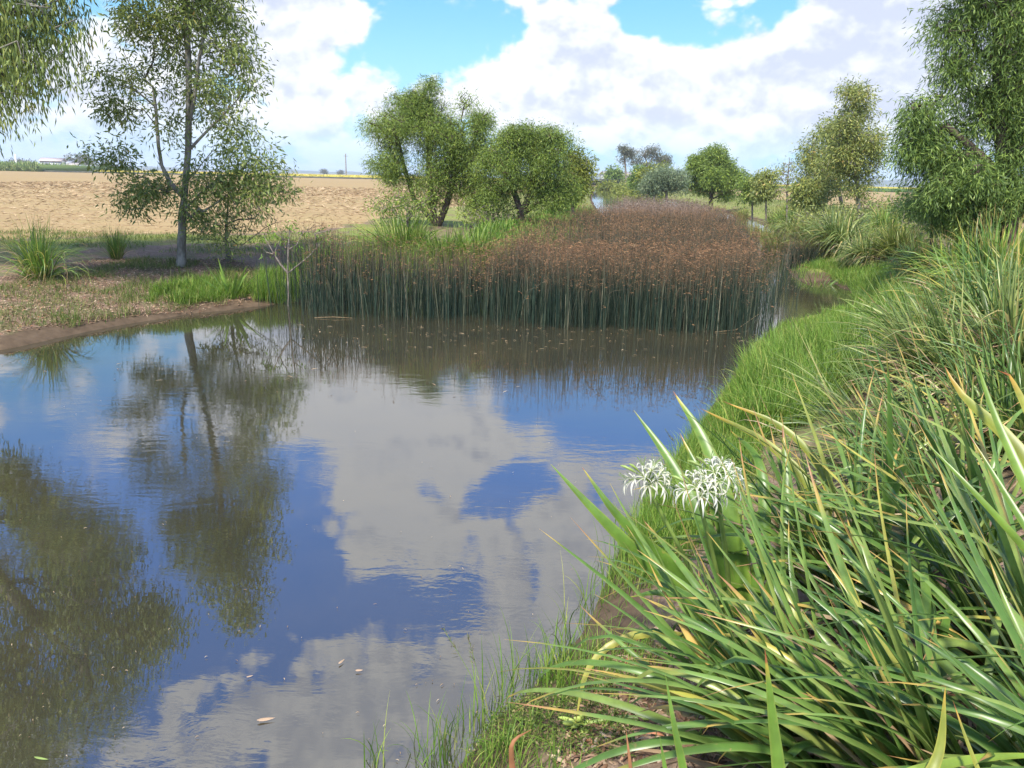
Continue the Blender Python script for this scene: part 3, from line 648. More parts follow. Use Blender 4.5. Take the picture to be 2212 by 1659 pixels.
tree('gum_sapling', 'short straggly olive sapling left of the two larger olive gums', 'tree', b, [[b - (0, 0, .1), T3(1762, 400, Y), T3(1752, 300, Y)]], tg, 32, ML_GUMO, MB_GREY, 20, .17, .04, .24, .5, rootr=.05, minr=.007)
b = base_at(1700, 40); Y = b[1]
tg = blob_targets([(1700, 370, 22, 30, 1), (1690, 400, 22, 20, .8), (1715, 350, 10, 16, .5)], Y, 70, np.random.default_rng(22), 1, .6, 3)
tree('gum_sapling', 'almost leafless thin sapling showing its grey twigs', 'tree', b, [[b - (0, 0, .1), T3(1698, 400, Y), T3(1703, 340, Y)]], tg, 33, ML_GUMO, MB_GREY, 7, .15, .035, .2, .5, rootr=.045, minr=.009)
for (x, y0, y1, rx, lb, sd_, Yy) in [(1655, 372, 420, 26, 'dark leafy sapling right of the green dome shaped tree', 34, 46), (1625, 385, 425, 22, 'small bushy sapling touching the green dome shaped tree', 35, 48), (1745, 405, 450, 30, 'bronze tinted bushy sapling among the tussocks', 36, 36)]:
    b = base_at(x, Yy); Y = b[1]
    tg = blob_targets([(x, y0 + 12, rx * .8, 16, 1), (x + 6, (y0 + y1) / 2, rx, 20, 1), (x, y1 - 6, rx * .9, 14, .9)], Y, 150, np.random.default_rng(sd_), 1, .5, 6)
    tree('leafy_sapling', lb, 'tree', b, [[b - (0, 0, .1), T3(x, y0 + 20, Y)]], tg, sd_, ML_GUMO if sd_ != 35 else ML_ACA, MB_GREY, 22, .2, .06, .26, .5, rootr=.05, minr=.008)
# green dome and bushes at the far end of the reeds
b = base_at(1535, 72); Y = b[1]
tg = blob_targets([(1545, 348, 34, 22, 1.2), (1505, 368, 30, 26, 1), (1580, 368, 26, 26, 1.1), (1520, 345, 20, 16, .6), (1540, 385, 66, 26, 1.6), (1600, 395, 14, 20, .4), (1540, 408, 56, 14, 1.6)], Y, 620, np.random.default_rng(40), 1, .32, 20)
tree('dome_tree', 'bright green dome shaped tree at the far end of the reeds', 'tree', b, [[b - (0, 0, .1), T3(1536, 400, Y), T3(1538, 340, Y)]], tg, 41, ML_ACA, MB_DARK, 52, .27, .065, .38, .45, rootr=.2, minr=.02)
b = base_at(1440, 66); Y = b[1]
tg = blob_targets([(1440, 385, 38, 24, 1.2), (1440, 406, 36, 10, .6), (1410, 400, 26, 16, 1), (1465, 398, 22, 18, .9)], Y, 330, np.random.default_rng(42), 1, .5, 6)
tree('silvery_bush', 'round silvery grey green bush left of the green dome shaped tree', 'bush', b, [[b - (0, 0, .1), T3(1440, 395, Y)]], tg, 43, ML_GREY, MB_GREY, 44, .2, .055, .34, .3, rootr=.1, minr=.02)
b = base_at(1412, 92); Y = b[1]
tg = blob_targets([(1402, 378, 14, 14, 1), (1428, 370, 16, 14, 1), (1418, 388, 26, 12, 1)], Y, 150, np.random.default_rng(44), 1, .5, 6)
tree('yellow_bush', 'yellow green bushy tree rising just behind the silvery bush', 'bush', b, [[b - (0, 0, .1), T3(1415, 380, Y)]], tg, 45, ML_YEL, MB_GREY, 26, .4, .12, .5, .3, rootr=.1, minr=.02)
b = base_at(1385, 120); Y = b[1]
tg = blob_targets([(1382, 378, 11, 15, 1), (1380, 388, 14, 10, 1)], Y, 90, np.random.default_rng(46), 1, .5, 6)
tree('dark_bush', 'small dark bush beneath the distant tall gums', 'bush', b, [[b - (0, 0, .1), T3(1383, 375, Y)]], tg, 47, ML_ACAD, MB_DARK, 26, .5, .14, .5, .3, rootr=.12, minr=.03)
for (x, Yy, bl, lb, s_) in [(1352, 205, [(1345, 322, 10, 7, 1), (1358, 330, 10, 8, .9), (1344, 348, 8, 8, .5), (1366, 345, 8, 10, .5)], 'distant lone gum with bare pale trunk and a small high crown', 50),
                            (1402, 200, [(1390, 330, 14, 8, 1), (1410, 328, 14, 9, 1.1), (1385, 350, 12, 14, .6), (1418, 345, 10, 14, .8), (1400, 360, 16, 10, .5)], 'distant spreading gum with an open umbrella crown', 51),
                            (1434, 215, [(1434, 345, 9, 9, 1), (1432, 358, 7, 7, .6)], 'distant low gum at the right foot of the spreading gum', 52)]:
    b = base_at(x, Yy); Y = b[1]; tg = blob_targets(bl, Y, 150, np.random.default_rng(s_), .8, .5, 5)
    tree('distant_gum_tree', lb, 'tree', b, [[b - (0, 0, .1), T3(x, 370, Y), T3(bl[0][0] + 2, bl[0][1], Y)]], tg, s_, ML_FAR, MB_GREY, 14, .55, .15, .6, .6, rootr=.22, minr=.04, step=1.0, group='distant gums beyond the far bank')

# ------------------------------------------------------------------ reeds (nobody could count them)
def inpoly(P, poly): return seg_sd(P, np.asarray(poly)) < 0
front = [zp(*q) for q in [(636, 654), (655, 674), (720, 682), (800, 686), (900, 694), (1000, 692), (1060, 700), (1120, 702), (1180, 712), (1300, 716), (1420, 718), (1560, 724), (1610, 718)]]
Zt = 1.36
rgt = [zp(*q) for q in [(1640, 705), (1652, 670), (1665, 640), (1690, 600)]] + [zp(*q, z=Zt) for q in [(1696, 530), (1640, 478), (1575, 443), (1510, 430)]]
lft = [zp(*q, z=Zt) for q in [(1352, 423), (1235, 448), (1100, 484), (1060, 498)]] + [(.3, 18.4), (-.9, 16.7), (-1.9, 16.5), (-2.8, 16.7), (-3.9, 16.7)]
REED = np.array(front + rgt + lft)
rng = np.random.default_rng(31)
def reed_points(n, y0, y1):
    P = np.column_stack([rng.uniform(-8, 26, n), rng.uniform(y0, y1, n)]); sdv = seg_sd(P, REED) + (fbm(P[:, 0] * 2.3 + 9, P[:, 1] * 2.3) - .30) * .9 * (P[:, 1] < 22) * (P[:, 0] > -2.8)
    edge = np.clip(-sdv / .35, 0, 1); keep = (sdv < 0) & (rng.random(n) < .25 + .75 * edge) & (rng.random(n) < np.clip(fbm(P[:, 0] * 1.1, P[:, 1] * 1.1) * 3.4 - .4, .35, 1))
    return P[keep]
def stems(name, P, L, w, K, mat, lean=.10):
    n = len(P); acc = Acc(); z = np.minimum(H(P), 0) * 0 - .12
    base = np.column_stack([P, z]); hvar = .66 + .62 * fbm(P[:, 0] * 1.1 + 40, P[:, 1] * .8)
    hvar = hvar + .10 * ((P[:, 0] < -.8) & (P[:, 1] < 17.5))
    LL = L * hvar * rng.uniform(.50, 1.12, n) ** .8; phi = rng.random(n) * 6.283; th = np.abs(rng.normal(0, lean, n)); bd = np.abs(rng.normal(0, .12, n)) + np.where(rng.random(n) < .07, rng.uniform(.4, 1.9, n), 0)
    blades(acc, base, phi, th, bd, LL, np.full(n, w) * rng.uniform(.7, 1.3, n), K, 0, 0, rng=rng, taper=6, tmin=.9)
    s = np.ones(n); thm = th + bd * .45
    tips = base + np.stack([np.sin(phi) * np.sin(thm), np.cos(phi) * np.sin(thm), np.cos(thm)], -1) * LL[:, None] * .985
    return acc, tips
Pn = np.concatenate([reed_points(80000, 13.0, 18), reed_points(36000, 18, 25)])
Pm = reed_points(60000, 25, 42); Pf = reed_points(42000, 42, 75)
# a sparse fringe standing in open water at both ends and along the front
fr = []
for (ax_, ay_, bx_, by_, n, s_) in [(1600, 722, 1640, 705, 120, .35), (1640, 700, 1665, 630, 170, .30), (1665, 630, 1692, 590, 120, .25), (635, 655, 612, 660, 60, .2), (650, 676, 1600, 722, 1100, .34)]:
    a_ = np.array(zp(ax_, ay_)); b_ = np.array(zp(bx_, by_)); f = rng.random(n)[:, None]; fr.append(a_ + (b_ - a_) * f + rng.normal(0, s_, (n, 2)))
fr = np.concatenate(fr); fr = fr[seg_sd(fr, SH) < 0]; fr = fr[seg_sd(fr, REED) > -.05]
a1, tp1 = stems('n', np.concatenate([Pn, fr]), 1.5, .0085, 6, MT_REED)
lean_, _t = stems('l', Pn[rng.random(len(Pn)) < .09], 1.35, .008, 7, MT_REED, lean=.34)
for k_ in (3, 4): a1.F[k_] += [f + a1.n for f in lean_.F[k_]]
a1.V += lean_.V; a1.n += lean_.n
for k_ in a1.A: a1.A[k_] += lean_.A[k_]
a2, tp2 = stems('m', Pm, 1.5, .014, 4, MT_REED); a3, tp3 = stems('f', Pf, 1.5, .026, 3, MT_FARR)
def heads(acc, tips, k, L, w, spread):
    n = len(tips); own = np.repeat(np.arange(n), k); M = len(own)
    D = rng.normal(0, 1, (M, 3)); D[:, 2] = np.abs(D[:, 2]) * .3 - .35
    Pp = tips[own] + rng.normal(0, spread, (M, 3)); leaf_cards(acc, Pp, D, L * rng.uniform(.5, 1.4, M), np.full(M, w) * rng.uniform(.6, 1.3, M), np.clip(rng.random(M) * .7 + .3 * rng.random(n)[own], 0, 1), rng, .1)
h1 = Acc(); sel = rng.random(len(tp1)) < np.where(tp1[:, 0] < -.9, .33, .72); heads(h1, tp1[sel], 5, .046, .011, .022)
sel = rng.random(len(tp2)) < .85; heads(h1, tp2[sel], 3, .05, .015, .035)
h3 = Acc(); heads(h3, tp3, 2, .10, .035, .05)
rd = empty('reeds', (0, 16, 0)); tag(rd, 'dense bed of dark green reeds with rusty brown seed heads standing in the pond', 'reeds', kind='stuff')
def under(parent, name, me, kind=None):
    o = obj(name, me, parent); o.location = -Vector(parent.location); 
    if kind: o['kind'] = kind
    return o
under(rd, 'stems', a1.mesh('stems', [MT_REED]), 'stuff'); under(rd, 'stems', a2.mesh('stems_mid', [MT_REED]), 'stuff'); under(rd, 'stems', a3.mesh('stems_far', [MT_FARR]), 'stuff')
under(rd, 'seed_heads', h1.mesh('seed_heads', [MT_HEAD]), 'stuff'); under(rd, 'seed_heads', h3.mesh('seed_heads_far', [MT_FARR]), 'stuff')
# ------------------------------------------------------------------ tussocks
def place_tussock(name, label, cat, pos, me, dead, rz=0, sc=1.0, group=None):
    if dead is None: o = obj(name, me)
    else:
        o = empty(name, (0, 0, 0)); obj('green_blades', me, o); obj('dead_blades', dead, o)
    o.location = [float(v) for v in pos]; o.rotation_euler = (0, 0, rz); o.scale = (sc,) * 3; tag(o, label, cat, group); return o
TG = 'strappy mat rush tussocks on the banks'
pA = tussock_mesh('tussock', MT_LOM, 101, 340, 1.15, .16, .016, .6, 1.5, 8, .25, matdead=MT_DEAD)
pB = tussock_mesh('tussock', MT_LOM, 102, 260, .95, .13, .014, .35, .8, 7, .25, matdead=MT_DEAD, up_frac=.6)
pC = tussock_mesh('tussock', MT_LOM, 103, 620, 1.3, .25, .032, .75, 2.2, 8, .2, matdead=MT_DEAD)
pG = tussock_mesh('tussock', MT_OLV, 107, 620, 1.15, .26, .032, .55, .8, 7, .2, matdead=MT_DEAD, up_frac=.25)
pH = tussock_mesh('tussock', MT_GRY, 108, 640, 1.35, .22, .032, .34, 2.5, 10, .2, matdead=MT_DEAD, up_frac=.12)
pI = tussock_mesh('tussock', MT_YGR, 109, 640, 1.2, .26, .028, .42, 1.7, 8, .2, matdead=MT_DEAD, dead=.03, up_frac=.25)
pD = tussock_mesh('tussock', MT_PALE, 104, 320, 1.1, .25, .03, .6, 1.2, 6, .2, dead=0)
SP = [(85, 603, 0, pA, 1.12, 'arching dark tussock standing alone at the left edge of the bank'), (252, 560, 0, pB, .85, 'smaller upright tussock left of the tall slender gum'),
      (872, 0, 18.8, pI, 1.3, 'bright upright tussock left of the white flower patch'), (955, 0, 18.2, pI, 1.1, 'tussock with a white flower head at its foot, behind the reed front'),
      (1022, 0, 18.8, pI, 1.15, 'arching tussock at the right end of the trio under the wattles'),
      (1672, 0, 31, pG, 1.0, 'pale round tussock at the reed bed right side'), (1718, 0, 35, pH, 1.15, 'broad tussock behind the pale round one'), (1768, 0, 25, pG, .9, 'low spreading tussock left of the weeping one'), (1808, 0, 25, pH, 1.35, 'tall weeping tussock in front of the pointed gum'),
      (1868, 0, 22.6, pH, .95, 'grey green weeping tussock between its two taller neighbours'), (1938, 0, 21.8, pG, 1.15, 'upright olive tussock above the bare earth scar'), (1740, 0, 30, pG, 1.0, 'half hidden tussock below the bronze sapling'),
      (1700, 0, 44, pC, 1.2, 'far grey green tussock below the almost leafless sapling'), (1990, 0, 19, pC, .9, 'shaded tussock beneath the blue green shrub'),
      (2060, 0, 15.2, pC, 1.05, 'shadowy tussock under the huge right hand wattle'), (2150, 0, 13.0, pC, 1.15, 'large dim tussock at the right edge below the wattle'), (1905, 0, 28, pC, 1.0, 'tussock just right of the pointed gum trunk')]
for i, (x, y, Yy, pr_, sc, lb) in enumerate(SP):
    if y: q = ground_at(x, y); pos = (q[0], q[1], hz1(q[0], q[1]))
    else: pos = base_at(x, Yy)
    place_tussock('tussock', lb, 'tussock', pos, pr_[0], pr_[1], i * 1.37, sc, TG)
# pale rank clumps along the far right bank
for i, (x, Yy, sc, lb) in enumerate([(1560, 58, 1.1, 'yellow green clump at the foot of the green dome shaped tree'), (1588, 52, 1.2, 'yellow green clump beside the far reed tops'), (1618, 46, 1.3, 'tall pale clump below the small bushy sapling'), (1645, 41, 1.2, 'pale clump midway along the far right bank'),
                                    (1680, 46, 1.4, 'feathery pale clump behind the round tussock'), (1602, 62, 1.3, 'faint pale clump furthest along the right bank'), (1725, 50, 1.4, 'pale clump at the edge of the ploughed field')]):
    place_tussock('grass_clump', lb, 'grass clump', base_at(x, Yy), pD[0], None, i * 2.1, sc, 'pale grass clumps on the far right bank')
# strappy young swamp lily on the left bank
def rosette(mat, seed, N, L, w, th=(.25, .6), bend=.35, K=9):
    rng = np.random.default_rng(seed); acc = Acc(); phi = np.arange(N) * 2.4 + rng.normal(0, .3, N)
    base = np.stack([.04 * np.sin(phi), .04 * np.cos(phi), phi * 0 - .03], -1)
    blades(acc, base, phi, rng.uniform(th[0], th[1], N), rng.uniform(.4, 1.2, N) * bend, L * rng.uniform(.7, 1.1, N), w * rng.uniform(.8, 1.15, N), K, .22, .1, rng=rng, taper=3.2)
    return acc
for (x, y, L, w_, N, lb, mt) in [(500, 652, .85, .07, 11, 'bright yellow green strappy lily at the left water edge', MT_CRY), (1262 + 480, 0, .9, .06, 12, 'flat pale strappy lily on the bare earth beyond the inlet', MT_CRI), (1850, 0, .95, .07, 14, 'upright strappy lily behind the weeping tussock', MT_CRI)]:
    if x == 500: q = ground_at(500, 645); pos = (q[0], q[1], hz1(q[0], q[1]))
    else: pos = base_at(x + (22 if x < 1800 else 0), 21.5 if x < 1800 else 28)
    o = obj('swamp_lily', rosette(mt if x != 500 else mat_leaf('young lily leaves', [(0, (.13, .23, .03)), (1, (.22, .33, .05))], .4, .4, .4, tip=(.93, 1, (.4, .36, .08))), x, N, L, w_, (.15, .85)).mesh('swamp_lily', [])); 
    o.data.materials.append(mt if x != 500 else bpy.data.materials['young lily leaves']); o.location = [float(v) for v in pos]; tag(o, lb, 'lily')
# dark rush clump in the shallows at the inlet
q = at_z(1738, 588); pE = tussock_mesh('rush_clump', MT_REED, 105, 1000, 1.1, .42, .012, .16, .25, 6, 0, dead=0, up_frac=.7)
place_tussock('rush_clump', 'dark upright rush clump in the shallows of the right inlet', 'rush', (q[0], q[1], 0), pE[0], None)
# bleached dead tussock behind the reeds
pF = tussock_mesh('dead_tussock', MT_DEAD, 106, 180, .8, .15, .012, .4, .6, 6, 0, dead=0, up_frac=.6)
place_tussock('dead_tussock', 'bleached pinkish dead tussock beside the right hand end of the flowering trio', 'tussock', base_at(1078, 20.5), pF[0], None)
for (x, Yy, sc, lb) in [(720, 19.5, .9, 'dry twiggy brush behind the left end of the reeds'), (640, 19.8, .8, 'dry brown brush between the gum and the young tree')]:
    rngb = np.random.default_rng(x); bb = base_at(x, Yy); tgb = bb + np.column_stack([rngb.normal(0, .5, 90), rngb.normal(0, .3, 90), rngb.uniform(.25, .95, 90)]) * sc
    tree('dry_brush', lb, 'shrub', bb, [[bb - (0, 0, .05), bb + (0, 0, .35)], [bb + (.25, 0, -.05), bb + (.35, 0, .3)]], tgb, x, MT_DEAD, MB_GREY, 5, .05, .012, .09, .2, rootr=.012, minr=.004, step=.2)

# ------------------------------------------------------------------ grass and litter
def scatter(poly_d, n, seed, ztop=0.0, world=None, dens_noise=0):
    rng = np.random.default_rng(seed); poly = np.array(world) if world is not None else np.array([ground_at(*q) for q in poly_d])
    lo, hi_ = poly.min(0), poly.max(0); P = rng.uniform(lo, hi_, (n * 3, 2)); P = P[seg_sd(P, poly) < 0]
    if dens_noise: P = P[rng.random(len(P)) < np.clip((fbm(P[:, 0] * dens_noise + seed, P[:, 1] * dens_noise) - .38) * 7, .04, 1)]
    P = P[:n]; return np.column_stack([P, H(P)]), rng
def grass(acc, B, rng, L, w, K=5, th=.25, bend=.7, fold=0):
    n = len(B); L = L * np.clip(.35 + 1.35 * (.6 * fbm(B[:, 0] * 1.4 + 3, B[:, 1] * 1.4) + .5 * fbm(B[:, 0] * 5 + 3, B[:, 1] * 5)), .3, 1.6); blades(acc, B - (0, 0, .02), rng.random(n) * 6.283, np.abs(rng.normal(0, th, n)), rng.gamma(3, bend / 3, n), L * rng.uniform(.45, 1.2, n), w * rng.uniform(.6, 1.3, n), K, fold, 0, rng=rng, rnd=rng.random(n))
ga = Acc()
B, r_ = scatter([(1585, 900), (1610, 815), (1690, 778), (1790, 752), (1870, 715), (1920, 660), (1990, 680), (1960, 760), (1840, 860), (1740, 930), (1640, 960), (1560, 960)], 26000, 1); B = B[B[:, 2] > .0]; grass(ga, B, r_, .52, .0085, 6, .25, .8)
B, r_ = scatter([(1780, 545), (1835, 560), (1850, 600), (1905, 640), (1960, 620), (1930, 570), (1850, 540)], 9000, 2); B = B[B[:, 2] > .02]; grass(ga, B, r_, .32, .011, 4, .3, .6)
B, r_ = scatter([(300, 662), (330, 632), (420, 612), (520, 625), (560, 640), (500, 650), (400, 662)], 5200, 3, dens_noise=2.6); grass(ga, B, r_, .27, .010, 4, .3, .7)
B, r_ = scatter([(545, 655), (560, 610), (620, 590), (700, 590), (760, 620), (640, 655)], 7000, 4); grass(ga, B, r_, .38, .010, 4, .2, .5)
B, r_ = scatter(None, 9000, 5, world=[(-1.7, 16.9), (-1.0, 16.9), (-.3, 18.0), (-1.0, 19.5), (-4.2, 19.0), (-4.8, 17.4), (-3.4, 17.4)]); grass(ga, B, r_, .75, .014, 5, .15, .5)
B, r_ = scatter(None, 15000, 6, world=[(1.0, 21.3), (2.2, 26), (3.2, 33), (5.0, 50), (2.5, 50), (0.6, 34), (-1.5, 24)]); grass(ga, B, r_, .7, .05, 4, .3, .6)
B, r_ = scatter([(1760, 575), (1850, 570), (1880, 650), (1850, 660), (1838, 628), (1790, 600), (1740, 580)], 9000, 14); B = B[B[:, 2] > .015]; grass(ga, B, r_, .30, .010, 4, .4, .8)
B, r_ = scatter(None, 9000, 18, world=[(7.2, 19), (9.5, 17.2), (11.2, 18.5), (11.5, 23), (8.2, 25), (7.2, 22)]); B = B[B[:, 2] > .008]; grass(ga, B, r_, .26, .010, 4, .3, .6)
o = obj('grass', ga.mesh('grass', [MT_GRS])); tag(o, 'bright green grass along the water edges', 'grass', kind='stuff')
gb = Acc()
B, r_ = scatter([(985, 1640), (1060, 1545), (1140, 1490), (1215, 1415), (1270, 1355), (1310, 1260), (1350, 1185), (1410, 1085), (1460, 1010), (1520, 925), (1600, 860), (1660, 900), (1640, 1050), (1620, 1200), (1480, 1330), (1420, 1450), (1330, 1560), (1250, 1700), (1000, 1700)], 17000, 7, dens_noise=2.2)
B = B[B[:, 2] > .0]; grass(gb, B, r_, .20, .0048, 5, .3, .8)
B, r_ = scatter([(1345, 1185), (1405, 1085), (1455, 1010), (1515, 925), (1600, 820), (1680, 850), (1640, 1000), (1560, 1120), (1480, 1230), (1380, 1260)], 12000, 15); B = B[B[:, 2] > .0]; grass(gb, B, r_, .25, .006, 6, .2, .7)
B, r_ = scatter([(1560, 860), (1600, 785), (1640, 738), (1690, 702), (1765, 688), (1840, 664), (1870, 690), (1860, 740), (1760, 780), (1650, 850)], 8000, 16); B = B[B[:, 2] > .02]; grass(gb, B, r_, .17, .008, 4, .3, .6)
B, r_ = scatter([(1850, 560), (1960, 560), (2000, 640), (1960, 720), (1870, 700), (1858, 640)], 5000, 17); B = B[B[:, 2] > .02]; grass(gb, B, r_, .2, .009, 4, .3, .7)
o = obj('bank_grass', gb.mesh('bank_grass', [MT_GRS])); tag(o, 'thin grass along the near water edge', 'grass', kind='stuff')
gc = Acc()
B, r_ = scatter([(0, 720), (300, 680), (560, 650), (600, 600), (500, 570), (300, 560), (0, 620)], 12000, 8, dens_noise=.9); B = B[B[:, 2] > .05]; grass(gc, B, r_, .13, .007, 4, .4, .8)
B, r_ = scatter(None, 9000, 9, world=[(-16, 19.5), (-8, 19.2), (-3, 20.5), (-3, 25), (-9, 23.5), (-18, 24)], dens_noise=.8); grass(gc, B, r_, .14, .012, 4, .4, .8)
B, r_ = scatter(None, 9000, 10, world=[(9.2, 23.5), (14, 21), (22, 30), (26, 60), (32, 110), (24.5, 120), (21.5, 90), (18, 58), (12.4, 35)]); grass(gc, B, r_, .22, .028, 4, .4, .8)
B, r_ = scatter([(1900, 600), (2212, 640), (2212, 900), (1900, 880), (1800, 800)], 4000, 11); grass(gc, B, r_, .3, .009, 5, .4, .9)
B, r_ = scatter([(1400, 1450), (1600, 1350), (1900, 1500), (2212, 1659), (1300, 1659)], 1500, 12, dens_noise=3); grass(gc, B, r_, .07, .004, 4, .6, .8)
B, r_ = scatter([(120, 716), (300, 684), (560, 654), (640, 610), (560, 590), (400, 590), (250, 620), (100, 670)], 5000, 19, dens_noise=2.4); B = B[B[:, 2] > .06]; grass(gc, B, r_, .22, .008, 5, .35, .8)
o = obj('weedy_grass', gc.mesh('weedy_grass', [MT_GRD])); tag(o, 'mixed green and straw grass scattered over the banks', 'grass', kind='stuff')
# low creeping weeds near the bottom edge
wa = Acc(); B, r_ = scatter([(985, 1650), (1060, 1560), (1150, 1510), (1230, 1440), (1330, 1500), (1380, 1659)], 5000, 13, dens_noise=3); B = B[B[:, 2] > .01]
n = len(B); D = r_.normal(0, 1, (n, 3)); D[:, 2] = np.abs(D[:, 2]) * .6; leaf_cards(wa, B + (0, 0, .01) + np.column_stack([np.zeros((n, 2)), r_.random(n) * .05]), D, .018 * r_.uniform(.6, 1.4, n), .007 * r_.uniform(.6, 1.4, n), r_.random(n), r_)
o = obj('creeping_weeds', wa.mesh('creeping_weeds', [MT_GRD])); tag(o, 'low creeping weeds on the near bank', 'weeds', kind='stuff')
# leaf litter
la = Acc()
for (poly, n, sd_, L, w_, wd) in [([(0, 725), (300, 685), (560, 652), (600, 590), (480, 560), (200, 560), (0, 600)], 12000, 21, .07, .016, None),
                              ([(1250, 1560), (1330, 1400), (1560, 1330), (1900, 1400), (2212, 1500), (2212, 1659), (1700, 1659), (1200, 1659)], 3000, 22, .075, .017, None),
                              ([(1770, 520), (1900, 560), (2000, 620), (1960, 660), (1840, 610), (1780, 560)], 2200, 23, .12, .03, None)]:
    B, r_ = scatter(poly, n, sd_); n = len(B); a = r_.random(n) * 6.283; tl = r_.normal(0, .22, n)
    D = np.stack([np.cos(a), np.sin(a), tl], -1); Dn = D / np.linalg.norm(D, axis=1, keepdims=True)
    K = 4; LL = L * r_.uniform(.4, 1.3, n); s = np.linspace(0, 1, K); arch = np.sin(s * math.pi)[None] * LL[:, None] * r_.uniform(-.02, .2, n)[:, None]
    C = B[:, None] + Dn[:, None] * (s[None, :, None] * LL[:, None, None]); C[..., 2] += arch + .008
    ribbon(la, C, w_ * r_.uniform(.5, 1.5, n), .3, 2.2, r_.random(n), r_, .25, .6)
M_LIT = mat_leaf('fallen leaves', [(0, (.09, .05, .03)), (.4, (.21, .12, .07)), (.75, (.36, .24, .15)), (.95, (.52, .40, .27)), (1, (.45, .16, .07))], .1, .7, .2)
o = obj('leaf_litter', la.mesh('leaf_litter', [M_LIT])); tag(o, 'fallen dry leaves and blades on the banks', 'leaf litter', kind='stuff')
# straw stubble on the ploughed field
sa = Acc(); rngs = np.random.default_rng(61); n = 26000
P = np.column_stack([rngs.uniform(-60, 8, n), 20 + 90 * rngs.random(n) ** 1.9]); dd_ = seg_sd(P, SH); P = P[(dd_ > 8.6)]; n = len(P); B = np.column_stack([P, H(P)])
a = rngs.random(n) * 6.283; sc_ = np.clip(P[:, 1] / 25, 1, 3); LL = .22 * rngs.uniform(.4, 1.3, n) * sc_; D = np.stack([np.cos(a), np.sin(a), rngs.uniform(-.05, .35, n)], -1)
leaf_cards(sa, B + (0, 0, .02), D, LL, .02 * sc_, rngs.random(n), rngs, .05)
M_STR = mat_leaf('cane straw', [(0, (.20, .13, .07)), (.5, (.36, .25, .145)), (1, (.55, .42, .26))], .1, .8, .1)
o = obj('cane_stubble', sa.mesh('cane_stubble', [M_STR])); tag(o, 'dry straw lying over the harvested field', 'straw', kind='stuff')
# debris floating on the pond
fa = Acc(); rngf = np.random.default_rng(71); pts = []
for _ in range(230):
    x = rngf.uniform(640, 1640); y = 700 + abs(rngf.normal(0, 34)) + (x - 640) * .012; pts.append(zp(x, y))
for _ in range(150): pts.append(zp(rngf.uniform(0, 1300), rngf.uniform(760, 1659)))
for _ in range(260): pts.append(zp(rngf.uniform(1700, 1835), 596 + rngf.random() ** 2 * 30))
P = np.array(pts); P = P[seg_sd(P, SH) < -.03]; n = len(P); a = rngf.random(n) * 6.283; D = np.stack([np.cos(a), np.sin(a), 0 * a], -1); LL = rngf.uniform(.015, .12, n) * np.where(P[:, 1] < 9, .25, 1); s = np.linspace(0, 1, 4)
C = np.column_stack([P, np.full(n, .006)])[:, None] + D[:, None] * (s[None, :, None] * LL[:, None, None]); C[..., 2] += np.sin(s * math.pi)[None] * .006
ribbon(fa, C, np.where(P[:, 1] < 9, .005, .014) * rngf.uniform(.5, 1.3, n), .1, 2.2, rngf.random(n), rngf, .25, .1)
o = obj('floating_debris', fa.mesh('floating_debris', [MT_DEAD])); tag(o, 'bits of reed and leaf floating on the pond', 'debris', kind='stuff')
def lone_leaf(x, y, L, w_, ang, lb, mat=M_LIT):
    p = zp(x, y); acc = Acc(); s = np.linspace(-.5, .5, 7); C = np.array([[(L * u * math.cos(ang), L * u * math.sin(ang), .012 + .02 * L * 4 * u * u) for u in s]]); ribbon(acc, C, np.array([w_]), .25, 2.4, np.array([.8]), np.random.default_rng(1), .2, .05)
    o = obj('floating_leaf', acc.mesh('floating_leaf', [mat])); o.location = (p[0], p[1], 0); tag(o, lb, 'leaf')
lone_leaf(575, 1558, .085, .022, .25, 'orange brown dead leaf floating near the bottom of the pond'); lone_leaf(738, 1433, .05, .014, 1.1, 'small tan dead leaf floating by the reflected dark blue patch')
lone_leaf(90, 1643, .075, .012, -.2, 'pale green leaf floating in the lower left corner', MT_STEM); lone_leaf(776, 1452, .04, .016, .1, 'tiny tan curled leaf right of the small tan dead leaf'); lone_leaf(540, 1465, .035, .01, .5, 'tiny brown leaf left of the two small tan leaves')
# fallen reeds lying out over the water
for (x, y, L, ang, lb) in [(720, 688, .7, .02, 'long bleached reed lying flat on the water at the left reed front'), (1590, 716, .9, .35, 'bleached broken reed leaning out at the right reed front')]:
    p = zp(x, y); acc = Acc(); tube(acc, [(-L / 2 * math.cos(ang), -L / 2 * math.sin(ang), .01), (0, 0, .03), (L / 2 * math.cos(ang), L / 2 * math.sin(ang), .015 if L < .8 else .3)], [.004, .004, .003], 6, rnd=.6, t=.5, e=0)
    o = obj('fallen_reed', acc.mesh('fallen_reed', [MT_DEAD], True)); o.location = (p[0], p[1], 0); tag(o, lb, 'reed')
